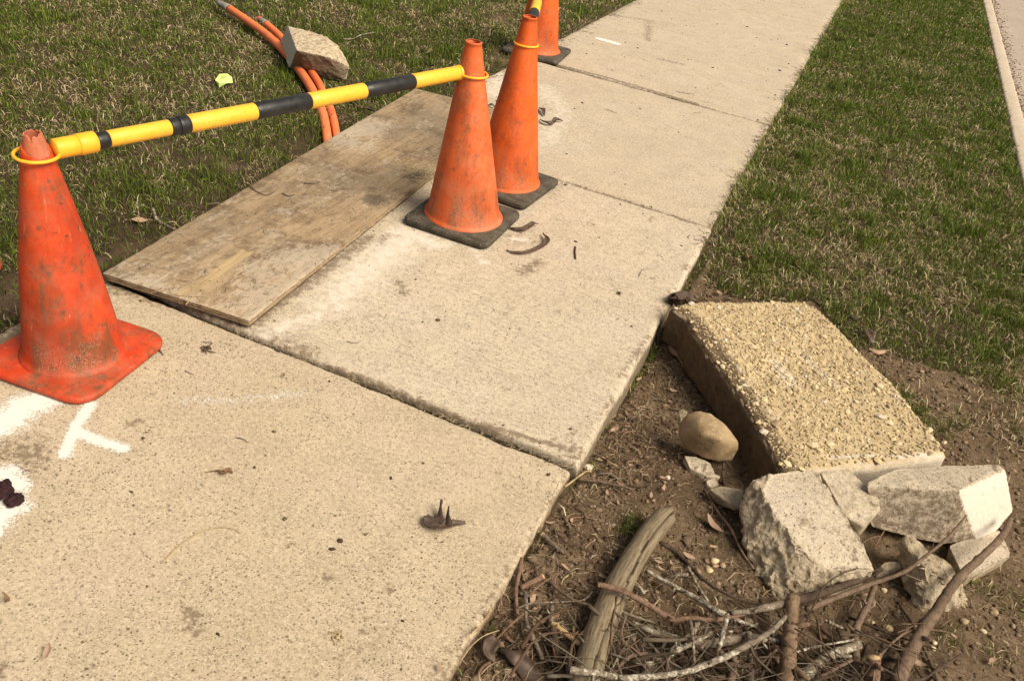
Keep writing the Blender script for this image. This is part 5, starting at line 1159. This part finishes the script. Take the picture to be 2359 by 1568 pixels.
st('knotty grey branch right of the log, halfway down', zl, [(1760, 760, .0), (1850, 735, .01), (1960, 730, .01)], 24, 26, 'bark_grey', seed=50)
st('thick lichen speckled branch right of the log near the bottom', zl, [(1520, 1125, .02), (1640, 1180, .03), (1780, 1225, .03), (1920, 1275, .03)], 34, 60, 'bark_lichen', seed=51, sides=12)
st('straight grey lichen stick in the dark hollow of the pile', zl, [(1575, 1540, .03), (1700, 1440, .04), (1830, 1350, .05), (1935, 1290, .05)], 40, 34, 'bark_lichen', seed=52)
st('fine red twig dangling right of the log', zl, [(1450, 1080, .07), (1425, 1170, .07), (1440, 1250, .07), (1560, 1350, .07), (1640, 1460, .06), (1700, 1580, .05)], 12, 10, 'bark_red', seed=53)
st('second fine twig with a fork right of the log', zl, [(1475, 1245, .06), (1400, 1370, .06), (1330, 1500, .05)], 12, 14, 'bark_grey', seed=54, forks=[([(1430, 1320, .06), (1390, 1410, .06), (1440, 1560, .05)], 14, 22)])
st('curled brown branch sweeping to the bottom right of the log', zl, [(1400, 1460, .05), (1480, 1385, .055), (1600, 1362, .06), (1700, 1400, .06), (1780, 1470, .06), (1850, 1580, .06)], 26, 40, 'bark_brown', seed=55)
st('brown stick left of the thin upright grey twig', z5, [(270, 1200, .05), (220, 1290, .05), (170, 1330, .04)], 24, 22, 'bark_grey', seed=56)
st('thin brown stick leaning right to left below the fork', z5, [(800, 1350, .05), (720, 1410, .05), (680, 1450, .04)], 12, 16, 'bark_brown', seed=57)
st('dark level twig under the grey rising branch', z5, [(440, 1460, .05), (540, 1475, .05), (620, 1478, .04)], 22, 26, 'bark_dark', seed=58)
st('short brown prop standing under the grey rising branch', z5, [(490, 1420, .05), (488, 1500, .03), (470, 1590, .02)], 40, 46, 'bark_brown', seed=59)
st('second short prop beside the first under the rising branch', z5, [(600, 1400, .05), (602, 1500, .03), (598, 1590, .02)], 30, 40, 'bark_grey', seed=60)
st('thin dark stick below the far right of the small pile', z5, [(610, 1340, .06), (655, 1430, .06), (662, 1520, .05)], 10, 10, 'bark_dark', seed=61)
st('dry arching grass stem beside the slab at the bottom', zl, [(150, 1400, .01), (240, 1280, .03), (330, 1210, .035), (450, 1165, .02)], 8, 6, 'straw', seed=62, name='grass_stem', group='dry stems by the slab edge')
st('stem running from the grass tuft along the near slab edge', zl, [(385, 1000, .02), (310, 1110, .02), (235, 1190, .015)], 16, 14, 'wood_pale', seed=63, name='grass_stem', group='dry stems by the slab edge')
st('pale bent straw across the corner of the near slab', zb, [(1510, 332, .015), (1570, 290, .02), (1640, 238, .02), (1680, 234, .02)], 12, 10, 'straw', seed=64, name='grass_stem', group='dry stems by the slab edge')
# brush pile filler: small twigs nobody could count
parts = []; Cs = []
for k in range(230):
    c = at(*z5(random.uniform(-700, 1250) if random.random() < .85 else random.uniform(1250, 1700), random.triangular(1120, 1720, 1500)), random.uniform(-.04, .045)); az = random.gauss(.2, 1.2); L_ = random.uniform(.05, .24)
    d = np.array([math.cos(az), math.sin(az), random.gauss(0, .12)]); sd = np.array([-d[1], d[0], 0]) * random.gauss(0, .12) * L_
    P = spline([c - d * L_ / 2, c + sd, c + d * L_ / 2], 7); P[:, 2] = np.maximum(P[:, 2], gz(P[:, 0], P[:, 1]) + .003)
    r = random.choice([.001, .0013, .0018, .0025, .0035, .0055]); v, f, _ = tube(P, np.linspace(r, r * .35, 7), 6, noise=.3); parts.append((v, f)); col = random.choice([(.085, .058, .037), (.045, .032, .021), (.11, .082, .055), (.17, .14, .10), (.10, .055, .034)]); Cs.append(np.tile(col, (len(v), 1)))
V, F = merge(parts); o = obj('brush', V, F, M['litter'], attrs={'Cd': np.vstack(Cs)}); tag(o, 'tangle of fine twigs filling the bottom of the brush pile', 'brush', kind='stuff')

# ------------------------------------------------------------------ leaves, pods and scraps
def leaf_mesh(L_, w_, fold=.3, curl=.4, n=7):
    V = []
    for i in range(n + 1):
        t = i / n; x = (t - .5) * L_; h = math.sin(math.pi * min(1, t * .96 + .02)) ** .8 * w_ / 2; zc = curl * L_ * (t - .5) ** 2 * 1.6
        V += [(x, -h, zc + h * fold), (x, -h * .5, zc + h * fold * .35), (x, 0, zc), (x, h * .5, zc + h * fold * .35), (x, h, zc + h * fold)]
    F = [[i * 5 + j, i * 5 + j + 1, (i + 1) * 5 + j + 1, (i + 1) * 5 + j] for i in range(n) for j in range(4)]
    return np.array(V), F
LM = {}
for mt in ('leaf_tan', 'leaf_pink', 'leaf_brown', 'leaf_dark'):
    for k in range(4):
        V, F = leaf_mesh(1, random.uniform(.3, .5), random.uniform(-.3, .6), random.uniform(-.2, .8)); V[:, 1] += .12 * random.choice([-1, 1]) * (V[:, 0] ** 2); V[:, 2] += .05 * vn(V, 4, k)
        LM[(mt, k)] = make_mesh('dead_leaf', V, F, M[mt], True)
def leaf(P, L_, mt, label, group, az=None, tilt=.35, name='dead_leaf', cat='dead leaf'):
    o = bpy.data.objects.new(name, LM[(mt, random.randrange(4))]); COL.objects.link(o)
    o.location = P; o.scale = (L_, L_, L_); o.rotation_euler = (random.gauss(0, tilt), random.gauss(0, tilt * .6), random.uniform(0, 6.28) if az is None else az); tag(o, label, cat, group); return o
SPEC = [('small tan leaf with its tip raised on the soil left of the log', zl(975, 662), .026, 'leaf_tan'), ('brown leaf between the pinkish stick and the log', zl(1005, 830), .028, 'leaf_pink'), ('curled leaf beside the stubby pinkish stick', zl(720, 910), .03, 'leaf_pink'),
        ('brown leaf by the slab edge above the root piece', zl(868, 320), .034, 'leaf_pink'), ('torn leaf left of the split orange stick', zl(745, 1100), .03, 'leaf_tan'), ('pinkish leaf in the soil above the log', zl(1315, 75), .02, 'leaf_pink'),
        ('upper pinkish leaf right of the log end', z5(210, 700), .03, 'leaf_pink'), ('lower pinkish leaf right of the log end', z5(215, 765), .034, 'leaf_pink'), ('small curved leaf above the three pebbles', z5(370, 715), .024, 'leaf_tan'), ('long pale pointed leaf left of the squarish chunk', z5(365, 580), .062, 'leaf_pink'),
        ('pale leaf at the bottom between thick branch and forked twig', z5(1680, 1450), .034, 'leaf_pink'), ('pink leaf in the lower right corner', z5(2140, 1435), .028, 'leaf_pink'), ('wide tan leaf on the left lawn near the dark gap by the plywood', z1(890, 1410), .055, 'leaf_tan'),
        ('upright forked leaf on the left lawn right of the red cone', z1(450, 1090), .05, 'leaf_pink'), ('brown leaf on the left lawn behind the red cone', z1(345, 770), .045, 'leaf_pink'), ('large pale curled leaf on the grass by the bright orange cones', z2(650, 335), .09, 'leaf_pink'),
        ('small dry leaf close to the far cone base', z2(900, 155), .045, 'leaf_tan'), ('orange brown leaf on the verge right of the overturned slab', zr(2228, 440), .024, 'leaf_brown'), ('dark leaf on the verge near the rubble top', zr(1280, 470), .05, 'leaf_dark'), ('pinkish leaf on verge grass above the rubble', zr(1495, 300), .03, 'leaf_pink'),
        ('brown leaf in the litter behind the overturned slab', zr(1310, 400), .03, 'leaf_pink'), ('pale leaf in the litter behind the overturned slab', zr(1100, 375), .03, 'leaf_tan'), ('long pale leaf standing in the verge grass', zr(912, 140), .05, 'leaf_pink'), ('leaf on the bare soil near the slab joint', zr(410, 300), .035, 'leaf_tan'),
        ('yellowish leaf lying on the near slab edge', zb(715, 1480), .022, 'leaf_pink'), ('tiny brown leaf on the near slab below the joint', z4(1810, 925), .018, 'leaf_brown'), ('pinkish leaf scrap on the near slab towards the bottom', z3(305, 1375), .03, 'leaf_pink'), ('small red brown scrap at the far left of the near slab', z3(45, 1045), .024, 'leaf_brown'),
        ('pale brown leaf in the twigs by the slab joint', zm(1840, 1420), .035, 'leaf_pink'), ('tan leaf in the litter right of the raised slab', zm(1985, 1110), .03, 'leaf_tan'), ('pinkish leaf below the tip of the overturned slab', zm(2200, 1180), .035, 'leaf_pink')]
for lb, q, L_, mt in SPEC: leaf(hit(*q, .012), L_, mt, lb, 'noticeable dead leaves')
# unremarkable leaves
def inview(x, y, z=0):
    q = R.T @ (np.array([x, y, z]) - [0, 0, CAMH]); px, py = CX + FPX * q[0] / -q[2], CY - FPX * q[1] / -q[2]; return 0 < px < 2359 and 0 < py < 1568
def many_leaves(n, x0, x1, y0, y1, label, group, sizes, mats, test):
    k = 0
    while k < n:
        x, y = random.uniform(x0, x1), random.uniform(y0, y1)
        if not test(x, y) or not inview(x, y): continue
        leaf((x, y, g1(x, y) + random.uniform(.008, .02)), random.uniform(*sizes), random.choice(mats), label, group); k += 1
many_leaves(75, -5, -2.03, 1.2, 8, 'small dead leaf in the grass of the left lawn', 'dead leaves on the left lawn', (.012, .034), ['leaf_tan', 'leaf_pink', 'leaf_brown'], lambda x, y: True)
many_leaves(75, XR + .03, 1.05, 3.0, 9, 'small dead leaf in the grass of the verge', 'dead leaves on the verge', (.012, .032), ['leaf_tan', 'leaf_pink', 'leaf_brown'], lambda x, y: not dirt_mask(np.array([x]), np.array([y]))[0])
many_leaves(95, XR + .03, 1.1, .6, 3.2, 'small dead leaf on the bare soil round the rubble', 'dead leaves on the bare soil', (.010, .030), ['leaf_tan', 'leaf_pink', 'leaf_pink', 'leaf_brown'], lambda x, y: dirt_mask(np.array([x]), np.array([y]))[0] and not inpoly(np.array([x]), np.array([y]), [tuple(q) for q in BP])[0])

def ribbon(name, label, cat, pts, ws, mat, fold=.35, th=.0012, group=None, parent=None, up=(0, 0, 1), n=22):
    P = spline(pts, n); w_ = np.interp(np.linspace(0, 1, n), np.linspace(0, 1, len(ws)), ws); T = np.gradient(P, axis=0); T /= np.linalg.norm(T, axis=1, keepdims=True)
    S_ = np.cross(T, np.array(up, float)); S_ /= np.linalg.norm(S_, axis=1, keepdims=True) + 1e-9; U_ = np.cross(S_, T); cols = np.linspace(-1, 1, 6)
    top = np.array([[P[i] + S_[i] * w_[i] / 2 * c + U_[i] * (abs(c) * w_[i] * fold + .002 * vn(np.array([P[i] * 1 + c]), 60, 2)[0]) for c in cols] for i in range(n)]).reshape(-1, 3)
    bot = top - np.repeat(U_, 6, axis=0) * th; F = grid_faces(n, 6); idx = np.arange(n * 6).reshape(n, 6); ring = np.concatenate([idx[:, 0], idx[-1, 1:], idx[-2::-1, -1], idx[0, -2:0:-1]]); rn = np.roll(ring, -1)
    V = np.vstack([top, bot]); F = np.vstack([F, F[:, ::-1] + n * 6, np.stack([rn, ring, ring + n * 6, rn + n * 6], 1)])
    o = obj(name, V, F, M[mat], parent=parent)
    if parent is None: tag(o, label, cat, group)
    return o
H_ = lambda fn, pts: [hit(*fn(q[0], q[1]), q[2]) for q in pts]
ribbon('seed_pod', 'large curved dark seed pod like a hook on the slab before the orange cones', 'seed pod', H_(zm, [(1140, 288, .004), (1200, 308, .006), (1290, 300, .008), (1370, 262, .01), (1400, 225, .012), (1372, 180, .012)]), [.003, .014, .018, .020, .022, .004], 'pod', .3)
ribbon('seed_pod', 'shorter dark seed pod with a curled tip beside the dirty orange cone base', 'seed pod', H_(zm, [(1150, 145, .004), (1200, 158, .006), (1260, 160, .01), (1310, 125, .016), (1345, 122, .01)]), [.003, .018, .026, .022, .004], 'pod', .4)
ribbon('seed_pod', 'thin wavy black pod on the slab right of the bright orange cone', 'seed pod', H_(z2, [(1352, 765, .004), (1390, 785, .01), (1430, 795, .006), (1455, 768, .014), (1500, 772, .006)]), [.006, .022, .016, .028, .006], 'leaf_dark', .5)
ribbon('seed_pod', 'brown pod showing behind the bright orange cone', 'seed pod', H_(z2, [(1345, 690, .004), (1370, 705, .012), (1380, 740, .006)]), [.006, .03, .008], 'pod', .4)
ribbon('dead_leaf', 'dark shrivelled leaf strip on the plywood edge between the cones', 'dead leaf', H_(z2, [(1020, 680, .004), (1045, 672, .012), (1065, 685, .005)]), [.006, .02, .008], 'leaf_dark', .4)
curve_obj('twig', 'tiny straight dark twig standing alone on the raised slab', 'twig', H_(zm, [(1580, 268, .003), (1577, 305, .003), (1582, 345, .003)]), .0038, 'bark_dark', taper=.9)
curve_obj('grass_stem', 'long thin arched dry stem lying on the near slab', 'dry stem', H_(z3, [(1040, 808, .002), (1150, 700, .003), (1280, 615, .004), (1400, 585, .004), (1490, 595, .004), (1540, 628, .002)]), .0017, 'straw', n=30)
curve_obj('grass_stem', 'hair thin curved stem near the left of the raised slab', 'dry stem', H_(zm, [(120, 870, .002), (170, 880, .003), (215, 868, .002)]), .0010, 'debris_dark')
curve_obj('grass_stem', 'bent hair thin stem near the right side of the raised slab', 'dry stem', H_(zm, [(1985, 458, .002), (2010, 412, .003), (2055, 412, .002)]), .0010, 'debris_dark')
curve_obj('twig', 'short dark sliver on the near slab right of the sprayed mark', 'twig', H_(z3, [(1508, 14, .002), (1550, 25, .003), (1586, 46, .002)]), .0012, 'bark_dark')
curve_obj('twig', 'brown sliver on the near slab above the faint sprayed line', 'twig', H_(z4, [(1180, 900, .002), (1210, 915, .002), (1240, 928, .002)]), .0012, 'bark_brown')
curve_obj('twig', 'brown sliver touching the base of the red cone', 'twig', H_(z4, [(1018, 768, .003), (1042, 800, .003)]), .0024, 'bark_brown')
# crumpled leaf with upstanding lobes
cl = empty('crumpled_leaf', tuple(hit(*zb(720, 570), 0)), 'dark crumpled leaf with two raised pointed lobes in the middle of the near slab', 'dead leaf')
ribbon('leaf_body', '', '', H_(zb, [(625, 512, .012), (650, 560, .006), (720, 585, .008), (790, 570, .006), (880, 560, .004)]), [.012, .036, .042, .020, .009], 'leaf_dark', .35, parent=cl)
ribbon('leaf_lobe', '', '', H_(zb, [(690, 565, .008), (700, 500, .018), (726, 408, .030)]), [.030, .020, .003], 'leaf_dark', .6, parent=cl, up=(.3, 1, .3))
ribbon('leaf_lobe', '', '', H_(zb, [(745, 570, .008), (755, 510, .018), (772, 450, .026)]), [.028, .014, .003], 'leaf_dark', .6, parent=cl, up=(.3, 1, .3))
ribbon('dead_leaf', 'dark leaf scrap with a thin stalk in the middle of the near slab', 'dead leaf', H_(z3, [(1310, 236, .002), (1380, 225, .004), (1430, 245, .008), (1460, 222, .012), (1485, 242, .003)]), [.0015, .002, .014, .011, .002], 'leaf_brown', .5)
ribbon('dead_leaf', 'large dark curled leaf at the bottom by the near slab', 'dead leaf', H_(zl, [(455, 1300, .02), (560, 1335, .035), (660, 1400, .03), (740, 1500, .02), (790, 1620, .01)]), [.004, .030, .045, .05, .03], 'leaf_dark', -.35)
ribbon('dead_leaf', 'dark folded leaf hanging below the reddish stick near the slab', 'dead leaf', H_(zl, [(430, 1230, .02), (385, 1290, .025), (370, 1350, .02), (415, 1425, .005)]), [.02, .034, .026, .003], 'leaf_dark', .4)
ribbon('dead_leaf', 'dark purple brown leaf behind the dark upright stick', 'dead leaf', H_(zl, [(890, 1310, .01), (950, 1270, .02), (1015, 1265, .01)]), [.03, .045, .02], 'leaf_dark', -.3)
ribbon('dead_leaf', 'dark arched leaf wedged between slab edge and overturned slab', 'dead leaf', H_(zr, [(120, 370, .03), (130, 310, .05), (190, 285, .06), (245, 320, .04), (262, 352, .0)]), [.02, .05, .05, .035, .02], 'leaf_dark', -.3)
ribbon('bark_strip', 'grey curled strip of bark left of the overturned slab', 'bark strip', H_(zr, [(75, 610, .01), (110, 680, .012), (160, 720, .015), (200, 790, .012), (262, 880, .01)]), [.010, .024, .030, .022, .008], 'leaf_tan', .3)
ribbon('dead_leaf', 'dark curled leaf scrap in the bare patch behind the overturned slab', 'dead leaf', H_(zr, [(1350, 540, .02), (1365, 580, .02), (1385, 625, .005)]), [.03, .035, .01], 'leaf_dark', .4)
ribbon('bark_strip', 'pale tan scrap beside the dark leaf in the bare patch', 'bark strip', H_(zr, [(1365, 650, .01), (1420, 668, .014), (1490, 660, .008)]), [.012, .030, .008], 'leaf_tan', -.2)
# dark lump at the left edge
V1, F1 = ico(3); V1 = V1 * (1 + .28 * fbm(V1, 2.2, 4, 6))[:, None]; c1, c2 = hit(*z3(30, 345), .012), hit(*z3(92, 412), .010)
V2 = V1 * (1 + .55 * fbm(V1, 4.5, 4, 9))[:, None]; V, F = merge([(V2 * [.032, .017, .008] @ np.array([[.8, -.6, 0], [.6, .8, 0], [0, 0, 1]]) + c1, F1), (V2[:, [1, 0, 2]] * [.018, .020, .008] + c2, F1)]); o = obj('dark_lump', V, F, M['lump']); tag(o, 'shiny purple black double lump on the white sprayed ring at the left edge', 'dark lump')
# wiry clump
def wiry(label, fn, c, r, n, L_, mat='debris_dark', zh=.01):
    P0 = hit(*fn(*c), .002); parts = []
    for k in range(n):
        a_ = random.uniform(0, 6.28); q0 = P0 + np.array([math.cos(a_), math.sin(a_), 0]) * r * random.random(); a2 = random.uniform(0, 6.28)
        pts = [q0, q0 + np.array([math.cos(a2), math.sin(a2), zh / L_ * random.random()]) * L_ * .5, q0 + np.array([math.cos(a2 + 1.5), math.sin(a2 + 1.5), 0]) * L_]
        v, f, _ = tube(spline(pts, 8), np.linspace(.0011, .0006, 8) * 1.3, 5); parts.append((v, f))
    parts.append((V1 * [r * .55, r * .45, zh * .5] + P0 + [0, 0, zh * .3], F1))
    V, F = merge(parts); o = obj('root_clump', V, F, M[mat]); tag(o, label, 'root clump', 'little clumps of debris on the slabs')
wiry('wiry dark clump of roots on the near slab in front of the plywood', z4, (1330, 755), .012, 9, .028)
wiry('pale wispy clump near the bottom of the near slab', z3, (2150, 1290), .007, 6, .02, 'straw', .006)
wiry('small dark clump beneath the slab edge of the plywood', zm, (1860, 565), .006, 4, .014)
n = 2600; ey = rng.uniform(3.2, 10.5, n); ex = XR - rng.normal(.0, .016, n) - .002; n2 = 1500; fy = rng.uniform(3.9, 9, n2); fx = XL + np.abs(rng.normal(0, .05, n2)); ex = np.concatenate([ex, fx]); ey = np.concatenate([ey, fy]); n += n2
kp = rng.random(n) < np.clip(.25 + 1.2 * fbm(P3(ex, ey), 3, 3, 66), .05, 1); ex, ey = ex[kp], ey[kp]; n = len(ex)
strands('edge_clippings', 'loose soil threads and grass clippings creeping over the sidewalk edges', ex, ey, np.array([max(surf(a_, b_), .0) for a_, b_ in zip(ex, ey)]), rng.uniform(.012, .05, n), rng.uniform(.0015, .004, n), mixcol(n, [(.06, .042, .026), (.10, .07, .04), (.33, .25, .14), (.07, .10, .02), (.05, .035, .02)]), 'plant litter')
ptw = S(zm, (2330, 640), (2050, 1000), (1820, 1300), (1700, 1500)) + S(zb, (1450, 420), (1300, 700), (1150, 1000), (980, 1300))
for k in range(44):
    b_ = random.choice(ptw); q0 = np.array([b_[0] + abs(random.gauss(.07, .06)), b_[1] + random.gauss(0, .08), 0]); q0[0] = max(q0[0], XR + .02); a_ = random.uniform(0, 6.28); ln = random.uniform(.02, .075)
    P = np.array([q0 + t * ln * np.array([math.cos(a_ + t * .5), math.sin(a_ + t * .5), 0]) for t in (0, .5, 1)]); P[:, 0] = np.maximum(P[:, 0], XR + .008); P[:, 2] = gz(P[:, 0], P[:, 1]) + random.uniform(.003, .012)
    curve_obj('twig', 'short dry twig in the litter along the slab edge', 'twig', P, random.choice([.0014, .002, .003, .0042]), random.choice(['bark_brown', 'bark_grey', 'bark_red', 'bark_dark', 'straw']), group='short dry twigs in the litter along the slab edge', n=8, taper=.75)
# silver twig with frosty tips by the plywood
curve_obj('twig', 'silvery twig with white tips on the lawn by the plywood edge', 'twig', H_(z1, [(975, 1328, .03), (990, 1370, .02), (1000, 1400, .015), (1050, 1430, .012), (1125, 1468, .02)]), .0045, 'bark_lichen', taper=.5)
curve_obj('twig', 'pale branching twig on the lawn right of the lone concrete block', 'twig', H_(z2, [(100, 250, .02), (160, 248, .02), (220, 222, .025), (300, 208, .02)]), .0045, 'bark_lichen', taper=.6)
curve_obj('twig', 'dark stick on the lawn between bar and plywood', 'twig', H_(z2, [(140, 640, .01), (190, 680, .015), (250, 690, .01), (300, 705, .01)]), .008, 'bark_dark', taper=.6)
# loose crumbs on the pavement
rx_ = rng.uniform(XL + .02, XR - .02, 2600); ry_ = rng.uniform(.1, 9.5, 2600); pk = .10 + .5 * strokes(rx_, ry_, DIRT_SHADE) + .25 * sst(XR - .15, XR, rx_) * (ry_ > 3.3) + .2 * sst(XL + .2, XL, rx_) + .12 * (ry_ > 5.1); k = rng.random(2600) < pk; rx_, ry_ = rx_[k], ry_[k]
zz = np.array([sz(a_, b_) for a_, b_ in zip(rx_, ry_)]) + .001
scatter_lumps('pavement_crumbs', 'dark crumbs of soil scattered over the sidewalk slabs', np.stack([rx_, ry_, zz], 1), rng.gamma(2, .0012, len(rx_)) + .0012, mixcol(len(rx_), [(.06, .04, .025), (.1, .065, .04), (.14, .095, .06), (.05, .035, .03)]), 'soil', flat=.5)
# grit and sprigs in the joints
jx, jy = [], []
for jj in (1.664, 3.435, 5.12):
    n = 330; jx.append(rng.uniform(XL + .5 if jj < 2 else XL + .02, XR, n)); jy.append(jj + rng.normal(0, .006, n))
jx, jy = np.concatenate(jx), np.concatenate(jy)
scatter_lumps('joint_grit', 'soil grit and stone chips lodged in the joints of the sidewalk', np.stack([jx, jy, np.full(len(jx), -.012)], 1), rng.uniform(.0012, .0035, len(jx)), mixcol(len(jx), [(.10, .07, .045), (.2, .15, .1), (.38, .31, .22), (.07, .05, .03)]), 'grit')
strands('joint_litter', 'dry straw bits caught in the joints of the sidewalk', jx[::2], jy[::2], np.full(len(jx[::2]), -.004), rng.uniform(.008, .03, len(jx[::2])), rng.uniform(.001, .002, len(jx[::2])), mixcol(len(jx[::2]), [(.4, .31, .19), (.12, .085, .05), (.25, .19, .11)]), 'plant litter')
# debris in the gutter
n = 1500; gy_ = rng.uniform(4, 15, n); gx_ = KX(gy_) + .15 + np.abs(rng.normal(0, .07, n))
scatter_lumps('gutter_debris', 'reddish brown crumbs and seed husks lying in the gutter', np.stack([gx_, gy_, np.full(n, -.123)], 1), rng.uniform(.004, .011, n), mixcol(n, [(.17, .085, .06), (.12, .07, .05), (.22, .13, .09), (.3, .22, .15)]), 'gutter debris', flat=.5)
